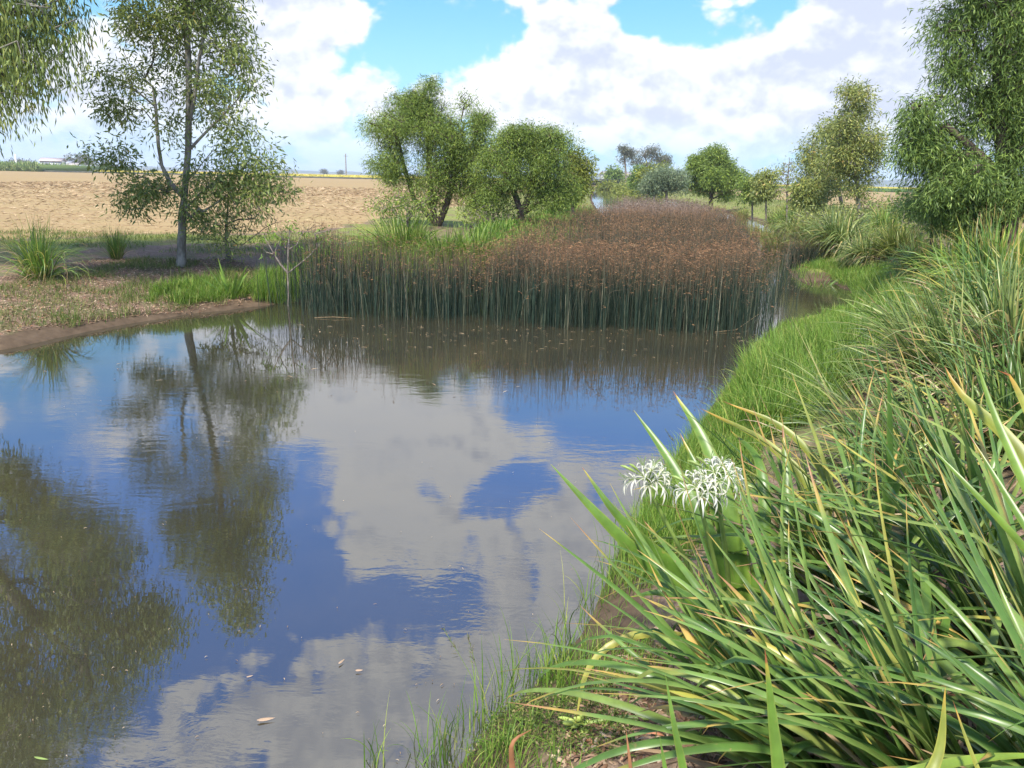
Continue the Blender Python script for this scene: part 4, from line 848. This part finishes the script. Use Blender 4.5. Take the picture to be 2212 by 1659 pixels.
# ------------------------------------------------------------------ foreground lilies and mat rushes
from mathutils import geometry
def spline(pts, K):
    P = np.asarray(pts, float); n = len(P); d = np.concatenate([[0], np.cumsum(np.linalg.norm(np.diff(P, axis=0), axis=1))]); d /= d[-1]
    Q = np.vstack([2 * P[0] - P[1], P, 2 * P[-1] - P[-2]]); out = []
    for u in np.linspace(0, 1, K):
        i = min(n - 2, int(np.searchsorted(d, u, 'right') - 1)); i = max(i, 0); f = (u - d[i]) / (d[i + 1] - d[i] + 1e-9)
        a, b, c, e = Q[i], Q[i + 1], Q[i + 2], Q[i + 3]
        out.append(.5 * (2 * b + (c - a) * f + (2 * a - 5 * b + 4 * c - e) * f * f + (3 * b - a - 3 * c + e) * f ** 3))
    return np.array(out)
def hero(acc, pts, w, rnd=.5, K=16, fold=.28, taper=2.6, roll=0.0, tmin=.7, seed=0):
    """pts: (x, y, forward distance) from base to tip"""
    C = spline([at_depth(*q) for q in pts], K)[None]
    T = np.gradient(C[0], axis=0); T /= np.linalg.norm(T, axis=1, keepdims=True)
    view = C[0] - CAM; sd = np.cross(T, view); sd /= np.linalg.norm(sd, axis=1, keepdims=True); nm = np.cross(T, sd)
    a = roll; sdr = sd * math.cos(a) + nm * math.sin(a); nmr = np.cross(T, sdr)
    s = np.linspace(0, 1, K); prof = np.minimum(1, tmin + s * 2) * (1 - s ** taper); prof[-1] = .02; hw = (w * prof / 2)[:, None]
    V = np.stack([C[0] - sdr * hw, C[0] + nmr * hw * fold * 1.6, C[0] + sdr * hw], 1).reshape(-1, 3); I = np.arange(K * 3).reshape(K, 3)
    F = np.concatenate([np.stack([I[:-1, j], I[:-1, j + 1], I[1:, j + 1], I[1:, j]], -1) for j in (0, 1)])
    acc.add(V, F, t=np.repeat(s, 3), rnd=rnd, e=np.tile([1., 0, 1.], K))
def rel(root, name, acc, mats, smooth=False):
    me = acc.mesh(name, mats, smooth); n = len(me.vertices); co = np.empty(n * 3, np.float32); me.vertices.foreach_get('co', co)
    co = co.reshape(-1, 3) - np.array(root.location, np.float32); me.vertices.foreach_set('co', co.ravel()); me.update(); return obj(name, me, root)
# the flowering swamp lily leaning over the water
q = base_at(1590, 3.45); lily = empty('swamp_lily', q); tag(lily, 'flowering swamp lily with broad strap leaves and two white spidery flower heads', 'lily')
A = Acc(); Yb = Acc(); bx, by = 1585, 1360
for (pts, w_, r_) in [([(1560, 1370, 3.4), (1450, 1265, 3.35), (1310, 1130, 3.35), (1190, 1003, 3.45)], .062, .4), ([(1590, 1360, 3.45), (1470, 1240, 3.5), (1340, 1120, 3.5), (1258, 1010, 3.6)], .060, .2),
                      ([(1600, 1330, 3.5), (1530, 1150, 3.6), (1450, 1000, 3.8), (1369, 886, 4.0)], .065, .3), ([(1610, 1330, 3.5), (1580, 1130, 3.6), (1525, 960, 3.8), (1454, 845, 4.0)], .082, .6),
                      ([(1600, 1330, 3.55), (1570, 1180, 3.7), (1530, 1060, 3.8), (1468, 935, 4.0)], .055, .1), ([(1620, 1330, 3.5), (1650, 1150, 3.6), (1640, 1000, 3.8), (1578, 930, 4.1)], .06, .2),
                      ([(1560, 1380, 3.4), (1500, 1310, 3.3), (1430, 1280, 3.3), (1360, 1290, 3.35)], .05, .3), ([(1640, 1340, 3.5), (1690, 1200, 3.5), (1700, 1050, 3.7), (1690, 920, 3.9)], .06, .5)]:
    hero(A, pts, w_ * 1.2, r_)
for (pts, w_, r_) in [([(1720, 1250, 3.6), (1760, 1080, 3.7), (1660, 960, 3.9), (1513, 882, 4.0)], .055, .2), ([(1740, 1250, 3.6), (1790, 1060, 3.8), (1700, 930, 4.0), (1560, 866, 4.2)], .05, .15),
                      ([(1560, 1400, 3.2), (1420, 1368, 3.15), (1325, 1390, 3.1), (1268, 1450, 3.05), (1243, 1562, 3.0)], .042, .8)]:
    hero(Yb, pts, w_, r_)
rel(lily, 'leaves', A, [MT_CRI], True); o = rel(lily, 'yellow_leaves', Yb, [MT_CRY], True); o['label'] = 'yellowing strap leaves with brown tips'
def flower_head(root, x, y, Yf, base, seed, R_=.10):
    c = at_depth(x, y, Yf); st = Acc(); tube(st, spline([base, (np.array(base) + c) / 2 + (0, 0, .03), c - (0, 0, .03)], 10), np.linspace(.013, .009, 10), 8, rnd=.5, t=.5, e=0)
    rel(root, 'flower_stalk', st, [MT_STEM], True)
    rng = np.random.default_rng(seed); fl = Acc(); gr = Acc()
    for k in range(19):
        ph = k * 2.4; th = .25 + 1.35 * (k / 19) ** .7; d = np.array([math.sin(th) * math.cos(ph), math.sin(th) * math.sin(ph), math.cos(th) * .9]); Lt = R_ * rng.uniform(.85, 1.2)
        e = c + d * Lt; tube(gr, [c, c + d * Lt * .5 + (0, 0, .008), e], [.003, .0025, .003], 5, rnd=.8, t=.5, e=0)
        if k % 5 == 4: tube(gr, [e, e + d * .02, e + d * .05 - (0, 0, .004), e + d * .075 - (0, 0, .012)], [.003, .006, .007, .002], 6, rnd=.9, t=.5, e=0); continue
        ax = np.cross(d, (.3, .2, .9)); ax /= np.linalg.norm(ax); bx_ = np.cross(d, ax); Cs = []
        for j in range(6):
            a = j * math.pi / 3 + rng.random() * .3; o_ = ax * math.cos(a) + bx_ * math.sin(a); Lp = .058 * rng.uniform(.85, 1.15); s = np.linspace(0, 1, 8)[:, None]
            Cs.append(e + d * Lp * (.55 * np.sin(s * 2.2)) + o_ * Lp * (.15 * s + .75 * np.sin(s * 1.5)) * .9 + np.array([0, 0, -1]) * Lp * .75 * s ** 2.5)
        ribbon(fl, np.array(Cs), np.full(6, .009), .15, 4, rng.random(6), rng, .6, .2)
        for j in range(5):
            a = rng.random() * 6.28; o_ = ax * math.cos(a) + bx_ * math.sin(a); tube(gr, [e, e + d * .035 + o_ * .012, e + d * .055 + o_ * .03], [.0008, .0007, .0009], 4, rnd=.2, t=.5, e=0)
    h = rel(root, 'flower_head', fl, [M_WHITE], True); h2 = rel(root, 'flower_stems', gr, [MT_STEM], True); h2.parent = h
flower_head(lily, 1400, 1040, 3.4, q + (-.05, .05, 0), 1, .07); flower_head(lily, 1510, 1062, 3.15, q + (-.02, 0, 0), 2, .066); flower_head(lily, 1548, 1030, 3.2, q + (0, .02, 0), 3, .07)
# fruiting stalk lying on the ground
gp = ground_at(1262, 1585); g0 = np.array([gp[0], gp[1], hz1(*gp) + .03]); gp2 = ground_at(1400, 1560); g1 = np.array([gp2[0], gp2[1], hz1(*gp2) + .02])
fr_ = empty('lily_fruit_stalk', g0); tag(fr_, 'cluster of green swollen lily pods on a stalk lying on the near bank', 'seed pods')
a_ = Acc(); tube(a_, spline([g1, (g0 + g1) / 2 + (0, 0, .015), g0], 8), [.011] * 7 + [.012], 8, rnd=.8, t=.5, e=0); rel(fr_, 'stalk', a_, [MT_STEM], True); a_ = Acc(); rg = np.random.default_rng(4)
for k in range(13):
    d = rg.normal(0, 1, 3); d[2] = abs(d[2]) * .7; d /= np.linalg.norm(d); d += (g0 - g1) / np.linalg.norm(g0 - g1) * .6; L_ = rg.uniform(.035, .065)
    tube(a_, [g0, g0 + d * L_ * .5, g0 + d * L_ * .8, g0 + d * L_ * 1.1, g0 + d * L_ * 1.3], [.003, .003, .011, .009, .002], 8, rnd=1, t=.5, e=0)
rel(fr_, 'seed_pod', a_, [mat_leaf('green pods', [(0, (.2, .3, .05)), (1, (.34, .42, .09))], .1, .35, .4)], True)
# broad leaved lilies in the very front
q = base_at(1690, 1.75); l2 = empty('swamp_lily', q); tag(l2, 'swamp lily with broad upright leaves rising from the bottom edge, one with brown tip', 'lily'); A = Acc(); Yb = Acc()
for (pts, w_, r_) in [([(1690, 1900, 1.9), (1685, 1700, 1.95), (1670, 1560, 2.0), (1652, 1400, 2.05)], .045, .5), ([(1500, 1900, 1.9), (1480, 1690, 1.95), (1455, 1560, 2.0), (1437, 1455, 2.05)], .03, .4),
                      ([(1450, 1850, 1.9), (1440, 1690, 2.0), (1425, 1590, 2.05)], .022, .4), ([(1710, 1860, 1.9), (1900, 1700, 1.9), (2100, 1640, 1.95), (2330, 1630, 2.0)], .035, .9)]: hero(A, pts, w_, r_)
for (pts, w_, r_) in [([(1960, 1900, 1.8), (1990, 1720, 1.85), (2030, 1620, 1.9), (2042, 1485, 1.95)], .04, .3), ([(2170, 1800, 1.8), (2120, 1680, 1.85), (2085, 1590, 1.9), (2058, 1512, 1.95)], .014, .5)]: hero(Yb, pts, w_, r_)
rel(l2, 'leaves', A, [MT_CRI], True); o = rel(l2, 'yellow_leaves', Yb, [MT_CRY], True); o['label'] = 'yellowing leaves with long brown tips'
q = base_at(2290, 2.7); l3 = empty('swamp_lily', q); tag(l3, 'tall yellow edged swamp lily leaves slanting in from the right edge', 'lily'); A = Acc(); Yb = Acc()
for (pts, w_, r_) in [([(2400, 1300, 2.7), (2290, 1120, 2.8), (2190, 960, 3.0), (2080, 855, 3.2), (2040, 790, 3.3)], .075, .2), ([(2350, 1200, 2.8), (2300, 1050, 2.9), (2240, 930, 3.0), (2180, 810, 3.2), (2155, 800, 3.25)], .05, .5)]: hero(Yb, pts, w_, r_)
for (pts, w_, r_) in [([(2420, 1500, 2.4), (2290, 1260, 2.5), (2180, 1080, 2.7), (2085, 925, 2.9)], .035, .5), ([(2400, 1450, 2.3), (2250, 1230, 2.5), (2120, 1080, 2.6), (1985, 940, 2.8)], .03, .7), ([(2350, 1400, 2.5), (2260, 1150, 2.7), (2150, 900, 3.0), (2105, 765, 3.2)], .045, .7)]: hero(A, pts, w_, r_)
rel(l3, 'leaves', A, [MT_CRI], True); rel(l3, 'yellow_leaves', Yb, [MT_CRY], True)
# dead curled leaves standing at the bottom edge
for (pts, w_, lb) in [([(1115, 1720, 2.3), (1105, 1640, 2.3), (1110, 1600, 2.3), (1150, 1575, 2.35)], .022, 'rust brown curled leaf standing at the bottom edge of the bank'), ([(1370, 1760, 2.1), (1362, 1660, 2.1), (1352, 1575, 2.15)], .016, 'narrow brown dead leaf standing right of the rust brown curled one')]:
    A = Acc(); hero(A, pts, w_, .35, 12, .5, 2.5); o = obj('dead_leaf', A.mesh('dead_leaf', [mat_leaf('rust brown leaf', [(0, (.2, .08, .03)), (.5, (.36, .17, .08)), (1, (.5, .3, .15))], .2, .6, .2)], True), origin=at_depth(*pts[0])); tag(o, lb, 'dead leaf')

# mat rushes: (column, forward distance, blades, length, width, lean x, lean y, seed, label)
LOM = [(2420, 2.05, 86, 1.19, 0.042, -.45, .15, 200, 'mat rush in the bottom right corner, nearest the camera'),
       (1760, 2.55, 109, 1.30, 0.046, -.50, .10, 201, 'big glossy mat rush in front, its blades sweeping left over bare soil'),
       (2010, 2.35, 86, 1.30, 0.044, -.45, .18, 202, 'mat rush at the bottom right whose blades lean left'),
       (2230, 2.9, 97, 1.46, 0.044, -.50, .15, 203, 'mat rush at the right edge with long blades slanting up to the left'),
       (1850, 3.6, 120, 1.35, 0.042, -.30, .0, 204, 'dense mat rush behind the biggest front one'),
       (2080, 4.0, 126, 1.35, 0.041, -.30, .0, 205, 'thick mat rush in the middle right behind the slanting lily leaves'),
       (1950, 5.2, 300, 1.25, .019, -.45, .0, 206, 'fine bladed arching mat rush spilling toward the bright grass'),
       (2180, 5.4, 260, 1.3, .024, -.15, .0, 207, 'shaggy mat rush against the right edge, above the slanting lily'),
       (2040, 7.4, 330, 1.35, .026, -.35, .0, 208, 'wide arching mat rush with long pale outer blades near the inlet'),
       (2190, 7.6, 300, 1.45, .034, .0, .0, 209, 'tall upright mat rush with bleached broken blades at the right edge'),
       (2110, 9.8, 300, 1.35, .032, -.15, .0, 210, 'tall mat rush in front of the dim tussock by the wattle'),
       (1985, 9.4, 260, 1.05, .026, -.25, .0, 211, 'lower mat rush on the slope above the bright grass'),
       (2210, 11.0, 280, 1.3, .034, .0, .0, 212, 'rearmost tall mat rush at the right edge')]
for (x, Yy, N, L, w_, lx, ly, sd_, lb) in LOM:
    p = base_at(x, Yy); fr = sd_ in (200, 201, 202, 203, 204, 205)
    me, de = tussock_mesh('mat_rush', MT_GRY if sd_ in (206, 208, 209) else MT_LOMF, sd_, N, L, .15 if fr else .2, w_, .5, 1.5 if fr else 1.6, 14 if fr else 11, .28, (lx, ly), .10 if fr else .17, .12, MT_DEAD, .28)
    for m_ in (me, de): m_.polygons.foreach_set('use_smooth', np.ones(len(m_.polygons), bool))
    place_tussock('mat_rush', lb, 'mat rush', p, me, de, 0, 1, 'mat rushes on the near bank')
# seeding grass stalks rising out of the water edge
def seed_stalk(x0, y0, x1, y1, Yy, lb, feather=.12):
    A = Acc(); C = spline([at_depth(x0, y0, Yy), at_depth((x0 + x1) / 2 + 8, (y0 + y1) / 2, Yy + .02), at_depth(x1, y1, Yy + .05)], 14); tube(A, C, np.linspace(.0018, .0008, 14), 5, rnd=.2, t=.5, e=0)
    root = empty('seeding_grass', C[0]); tag(root, lb, 'grass stalk'); rel(root, 'stalk', A, [MT_STEM]); A = Acc(); rg = np.random.default_rng(int(x0)); n = 46; f = rg.random(n)
    i = f * .3 + .7; P = np.array([[np.interp(k * 13, np.arange(14), C[:, j]) for j in range(3)] for k in i]); D = rg.normal(0, .5, (n, 3)) + (C[-1] - C[-4]) / np.linalg.norm(C[-1] - C[-4]) * .9
    leaf_cards(A, P, D, .03 * rg.uniform(.6, 1.3, n) * (1.2 - f * .6), np.full(n, .003), rg.random(n), rg); rel(root, 'seed_head', A, [mat_leaf('grass seed', [(0, (.10, .11, .06)), (1, (.22, .18, .11))], .2, .7, .1)])
seed_stalk(1060, 1560, 958, 1358, 2.95, 'feathery grass stalk leaning left over the water near the bottom'); seed_stalk(1048, 1590, 1010, 1370, 2.8, 'slim grass seed stalk right beside the feathery leaning one')
seed_stalk(1560, 960, 1462, 895, 6.0, 'dark feathery grass head above the white lily flowers'); seed_stalk(1500, 1050, 1436, 925, 5.2, 'second dark grass head left of the lily leaf tips')
# taller grass stems out of the shallows
A = Acc(); rg = np.random.default_rng(81); pp = []
for (x, y) in [(800, 1659), (920, 1640), (945, 1610), (1000, 1600), (1030, 1560), (1060, 1540), (1085, 1520), (1105, 1500), (1150, 1470), (1175, 1450), (1200, 1410), (1240, 1370), (1260, 1340), (1300, 1290), (1320, 1230), (1345, 1190), (1380, 1120), (1420, 1070), (930, 1680), (975, 1640)]:
    c_ = np.array(zp(x, y))
    for _ in range(13): pp.append(c_ + rg.normal(0, .045 * np.linalg.norm(c_) / 3, 2))
P = np.array(pp); B = np.column_stack([P, np.maximum(H(P), -.05)]); grass(A, B, rg, .34, .0065, 8, .16, .75, .2)
o = obj('water_edge_grass', A.mesh('water_edge_grass', [MT_GRS], True)); tag(o, 'sparse tall grass blades rising from the near shallows', 'grass', kind='stuff')
# thin stake
b = base_at(1940, 24); A = Acc(); tube(A, [b - (0, 0, .1), b + (.02, 0, .9), b + (.07, 0, 1.75)], [.018, .016, .012], 8, rnd=.3); o = obj('stake', A.mesh('stake', [MB_GREY], True), origin=b); tag(o, 'thin pale stake standing right of the pointed gum', 'stake')

# ------------------------------------------------------------------ far side of the field
def boxes(acc, c, s, rz=0.0):
    c = np.array(c, float); h = np.array(s, float) / 2
    v = np.array([[i, j, k] for i in (-1, 1) for j in (-1, 1) for k in (-1, 1)], float) * h; ca, sa_ = math.cos(rz), math.sin(rz)
    v = np.column_stack([v[:, 0] * ca - v[:, 1] * sa_, v[:, 0] * sa_ + v[:, 1] * ca, v[:, 2]]) + c
    acc.add(v, [[0, 1, 3, 2], [4, 6, 7, 5], [0, 4, 5, 1], [2, 3, 7, 6], [0, 2, 6, 4], [1, 5, 7, 3]], rnd=.5)
def crop(name, label, cat, x0, x1, y0, y1, hgt, mat, n, seed, lw=(.9, .12)):
    rg = np.random.default_rng(seed); A = Acc(); m_ = n // 2
    P = np.column_stack([rg.uniform(x0, x1, n), y0 + (y1 - y0) * rg.random(n) ** 2.5, np.zeros(n)]); P[:m_, 1] = y0 + rg.random(m_) * 3
    P[:, 2] = .7 + hgt * rg.uniform(.0, .78, n); D = rg.normal(0, .35, (n, 3)); D[:, 2] += 1
    leaf_cards(A, P, D, lw[0] * rg.uniform(.6, 1.2, n), lw[1] * rg.uniform(.7, 1.3, n), rg.random(n), rg)
    B_ = Acc(); boxes(B_, ((x0 + x1) / 2, (y0 + y1) / 2 + 1, .7 + hgt * .38), (x1 - x0, y1 - y0, hgt * .76))
    A.add(np.concatenate(B_.V), np.concatenate(B_.F[4]), rnd=.25, t=.5, e=0)
    o = obj(name, A.mesh(name, [mat])); tag(o, label, cat, kind='stuff')
M_CANE = mat_leaf('cane leaves', [(0, (.12, .19, .05)), (.5, (.24, .32, .10)), (1, (.42, .45, .20))], .3, .6, .2)
M_YELC = mat_leaf('yellow crop', [(0, (.38, .34, .06)), (.5, (.66, .56, .10)), (1, (.85, .74, .22))], .3, .7, .1)
M_GRNC = mat_leaf('low green crop', [(0, (.08, .16, .05)), (1, (.18, .27, .09))], .3, .7, .1)
crop('sugar_cane', 'tall block of standing sugar cane at the far left', 'crop', -290, -187, 322, 400, 3.7, M_CANE, 9000, 91, (1.6, .35))
crop('yellow_crop', 'strip of yellow crop along the horizon beyond the left field', 'crop', -172, 60, 336, 900, 1.35, M_YELC, 9000, 92, (.5, .5))
crop('green_crop', 'strip of low green crop beyond the right hand field', 'crop', 110, 330, 260, 420, 1.0, M_GRNC, 6000, 93, (.5, .5))
crop('yellow_crop', 'pale crop strip behind the far right green crop', 'crop', 150, 520, 430, 900, 1.55, M_YELC, 4000, 94, (.5, .5))
crop('yellow_crop', 'small strip of yellow crop behind the far end of the pond', 'crop', 30, 62, 262, 300, 1.7, M_YELC, 1500, 95, (.5, .4))
A = Acc(); boxes(A, (-115, 328, .95), (420, 5, .75)); o = obj('farm_track', A.mesh('farm_track', [mat_plain('dark track bank', (.05, .055, .05), (.10, .10, .075), .5, .95)])); tag(o, kind='structure')
M_TIN = mat_plain('pale sheet metal', (.36, .36, .35), (.46, .46, .45), 2, .5, .4, .05); M_ROOF = mat_plain('faded roof sheet', (.42, .34, .29), (.52, .45, .40), 2, .5, .4, .05); M_DK = mat_plain('dark opening', (.03, .03, .035), (.05, .05, .055), 3)
M_CON = mat_plain('culvert concrete', (.16, .15, .14), (.28, .26, .23), 2, .9)
def shed(x, Y, w_, d_, h_, rise, lb, name='farm_shed', roof=M_ROOF, rz=.2, group='farm sheds on the far left horizon'):
    p = at_depth(x, 380, Y); b = np.array([p[0], p[1], .75]); root = empty(name, b); root.rotation_euler = (0, 0, rz); tag(root, lb, 'shed', group)
    A = Acc(); boxes(A, (0, 0, h_ / 2), (w_, d_, h_)); A.add([(-w_ / 2, -d_ / 2, h_), (-w_ / 2, d_ / 2, h_), (-w_ / 2, 0, h_ + rise * .96), (w_ / 2, -d_ / 2, h_), (w_ / 2, d_ / 2, h_), (w_ / 2, 0, h_ + rise * .96)], np.array([[0, 1, 2], [3, 5, 4]]), rnd=.5); obj('wall', A.mesh('wall', [M_TIN]), root)
    A = Acc(); e = .5; th = .12
    for s in (-1, 1):
        v = [(-w_ / 2 - e, s * (d_ / 2 + e), h_ - e * rise / d_ * 2), (w_ / 2 + e, s * (d_ / 2 + e), h_ - e * rise / d_ * 2), (w_ / 2 + e, 0, h_ + rise), (-w_ / 2 - e, 0, h_ + rise)]; v += [(a, b_, c + th) for a, b_, c in v]
        A.add(v, [[0, 1, 2, 3], [4, 7, 6, 5], [0, 4, 5, 1], [1, 5, 6, 2], [2, 6, 7, 3], [3, 7, 4, 0]], rnd=.5)
    obj('roof', A.mesh('roof', [roof]), root); A = Acc(); boxes(A, (-w_ * .15, -d_ / 2 - .05, h_ * .38), (w_ * .22, .14, h_ * .76)); obj('door', A.mesh('door', [M_DK]), root)
    A = Acc(); boxes(A, (w_ * .25, -d_ / 2 - .05, h_ * .55), (w_ * .12, .14, h_ * .25)); obj('window', A.mesh('window', [M_DK]), root)
shed(118, 430, 10, 8, 5, 1.5, 'pale tall farm shed beside the cane block'); shed(143, 440, 7, 6, 4, 1.2, 'small pale shed in the middle of the farm group', roof=M_TIN); shed(168, 425, 8, 6, 3.2, 1.0, 'low pale shed at the right end of the farm group', rz=-.3)
shed(205, 420, 16, 6, 2.6, .5, 'long low pale shed right of the farm group', roof=M_TIN, rz=.05)
shed(1332, 395, 14, 10, 4.2, 1.4, 'pale shed with a low roof behind the end of the pond', name='large_shed', roof=M_ROOF, rz=.15, group=None)
# poles
M_WOOD = mat_plain('weathered pole', (.16, .14, .12), (.28, .25, .22), 3)
b = at_depth(748, 385, 345); b[2] = .75; A = Acc(); tube(A, [b, b + (0, 0, 10.0)], [.28, .2], 8, rnd=.5); boxes(A, b + (0, 0, 9.0), (1.8, .15, .15)); o = obj('power_pole', A.mesh('power_pole', [M_WOOD], False), origin=b); tag(o, 'thin power pole standing alone at the far edge of the field', 'pole')
b = at_depth(36, 360, 440); b[2] = .75; A = Acc(); tube(A, [b, b + (0, 0, 7.8), b + (0, 0, 8.1)], [.5, .5, .35], 10, rnd=.5); o = obj('vent_stack', A.mesh('vent_stack', [mat_plain('white paint', (.75, .75, .74), (.82, .82, .8), 2)], False), origin=b); tag(o, 'short white stack above the cane block', 'stack')
# trees far along the horizon
rg = np.random.default_rng(95); hzt = [(42, 470, 5, 'low dark tree on the horizon beside the white stack'), (70, 480, 4, 'faint low tree above the cane block'), (160, 460, 6, 'dark tree behind the farm group'), (176, 470, 8, 'broad dark tree just right of the farm group'), (192, 450, 6, 'dark tree at the left edge of the gum crown, on the horizon'),
                                       (230, 520, 5, 'low horizon tree behind the gum foliage, left'), (700, 900, 5, 'tiny dark tree on the horizon left of the power pole'), (735, 950, 5, 'tiny horizon tree just left of the power pole')]
for i, (x, Yy, hh_, lb) in enumerate(hzt):
    b = at_depth(x, 375, Yy); b[2] = .75; tgt = b + np.column_stack([rg.normal(0, hh_ * .42, 46), rg.normal(0, hh_ * .4, 46), rg.uniform(.35, 1.15, 46) * hh_]); tree('horizon_tree', lb, 'tree', b, [[b, b + (0, 0, hh_ * .7)]], tgt, 96 + i, ML_FAR, MB_DARK, 16, 1.1, .45, .7, .4, rootr=.3, minr=.05, step=1.5, group='small trees along the horizon')
# culvert, rocks and bushes at the far end of the pond
p = at_z(1296, 407.5, 0); b = np.array([p[0], 235.5, .1]); cv = empty('culvert', b); tag(cv, 'dark timber railed culvert across the far end of the pond', 'culvert'); A = Acc(); boxes(A, (0, 0, 1.5), (11, 1.2, 1.3)); obj('deck', A.mesh('deck', [M_DK]), cv)
A = Acc(); boxes(A, (0, -.8, 2.55), (11, .15, .2)); boxes(A, (0, -.8, 2.2), (11, .12, .15)); obj('rail', A.mesh('rail', [M_DK]), cv)
for k in range(4): A = Acc(); boxes(A, (-4.5 + 3 * k, -.7, .5), (.5, .4, 1.6)); obj('pier', A.mesh('pier', [M_CON]), cv)
for i, (x, Yy, sx, lb) in enumerate([(1318, 236, 1.6, 'pale rock at the right foot of the culvert'), (1325, 233.5, 1.2, 'smaller rock furthest right of the culvert'), (1270, 236, 1.4, 'pale rock left of the culvert')]):
    b = at_depth(x, 400, Yy); b[2] = .4; rgq = np.random.default_rng(i); u, v = np.meshgrid(np.linspace(0, 2 * math.pi, 12, endpoint=False), np.linspace(-1.4, 1.4, 7)); rr_ = sx * (1 + rgq.normal(0, .12, u.shape)); V = np.stack([rr_ * np.cos(v) * np.cos(u), rr_ * np.cos(v) * np.sin(u) * .7, rr_ * .6 * np.sin(v)], -1).reshape(-1, 3); I = np.arange(84).reshape(7, 12); J = np.roll(I, -1, 1)
    o = obj('rock', mesh_np('rock', V, [np.stack([I[:-1], J[:-1], J[1:], I[1:]], -1).reshape(-1, 4)], None, False, [M_CON]), loc=b); tag(o, lb, 'rock', 'rocks at the far end of the pond')
for (x, Yy, hh_, rr__, mt, lb) in [(1312, 226, 1.6, 1.2, ML_YEL, 'small round pale bush in front of the culvert'), (1327, 240, 4.6, 1.5, ML_ACAD, 'small pointed dark tree right of the culvert'), (1352, 180, 1.3, 2.0, ML_YEL, 'yellow green scrub at the water edge before the sheds'), (1372, 150, 1.5, 2.6, ML_YEL, 'yellow flowering scrub on the far right bank'),
                                   (1396, 120, 1.7, 2.6, ML_YEL, 'bright yellow scrub left of the silvery bush foot'), (1362, 215, 1.6, 3.0, ML_GUMO, 'brownish scrub behind the yellow scrub'), (1388, 190, 2.6, 4.0, ML_GUMO, 'olive scrub under the distant lone gum'), (1238, 150, 4.2, 1.6, ML_GUMO, 'olive bush overhanging the far left bank'), (1236, 95, 2.4, 1.2, ML_YEL, 'leafy bush on the left bank before the open water'), (1222, 60, 1.8, 1.1, ML_YEL, 'pale leafy bush at the foot of the lower wattle, right side'),
                                   (1060, 30, 1.4, 1.3, ML_ACA, 'green undergrowth bush between the two wattles'), (880, 30, 1.5, 1.3, ML_ACA, 'green undergrowth bush left under the taller wattle'), (1490, 70, 1.7, 2.0, ML_YEL, 'low yellow scrub between the silvery bush and the green dome'), (1960, 30, 1.6, 1.6, ML_ACAD, 'dark green bush beside the thin pale stake'), (1890, 34, 1.3, 2.0, ML_GUMO, 'low olive scrub at the field edge near the stake'), (1800, 33, 1.2, 1.8, ML_GUMO, 'low olive scrub behind the tall weeping tussock')]:
    b = base_at(x, Yy); rq = np.random.default_rng(int(x)); n = 90; v = rq.normal(size=(n, 3)); v /= np.linalg.norm(v, axis=1, keepdims=True); v *= rq.random((n, 1)) ** .4
    tgt = b + v * (rr__, rr__, hh_ * .5) + (0, 0, hh_ * .52); s_ = Yy / 60
    tree('bush', lb, 'bush', b, [[b - (0, 0, .05), b + (0, 0, hh_ * .5)]], tgt, int(x), mt, MB_GREY, 26, max(.12, .26 * s_), max(.035, .08 * s_), max(.2, .3 * s_), .4, rootr=.05, minr=.008, step=.5)
# ------------------------------------------------------------------ air between here and the hills
HAZE = True
if HAZE:
    A = Acc(); boxes(A, (0, 2300, 21.5), (10400, 5600, 47))
    m = bpy.data.materials.new('haze'); m.use_nodes = True; t = NT(m.node_tree); t.n.clear(); out = t.node('ShaderNodeOutputMaterial')
    v = t.node('ShaderNodeVolumePrincipled'); v.inputs['Color'].default_value = (.86, .93, 1, 1); v.inputs['Density'].default_value = 0.00022; v.inputs['Anisotropy'].default_value = 0
    t.l.new(v.outputs[0], out.inputs['Volume'])
    o = obj('haze', A.mesh('haze', [m])); tag(o, 'pale blue distant haze', 'haze', kind='stuff')
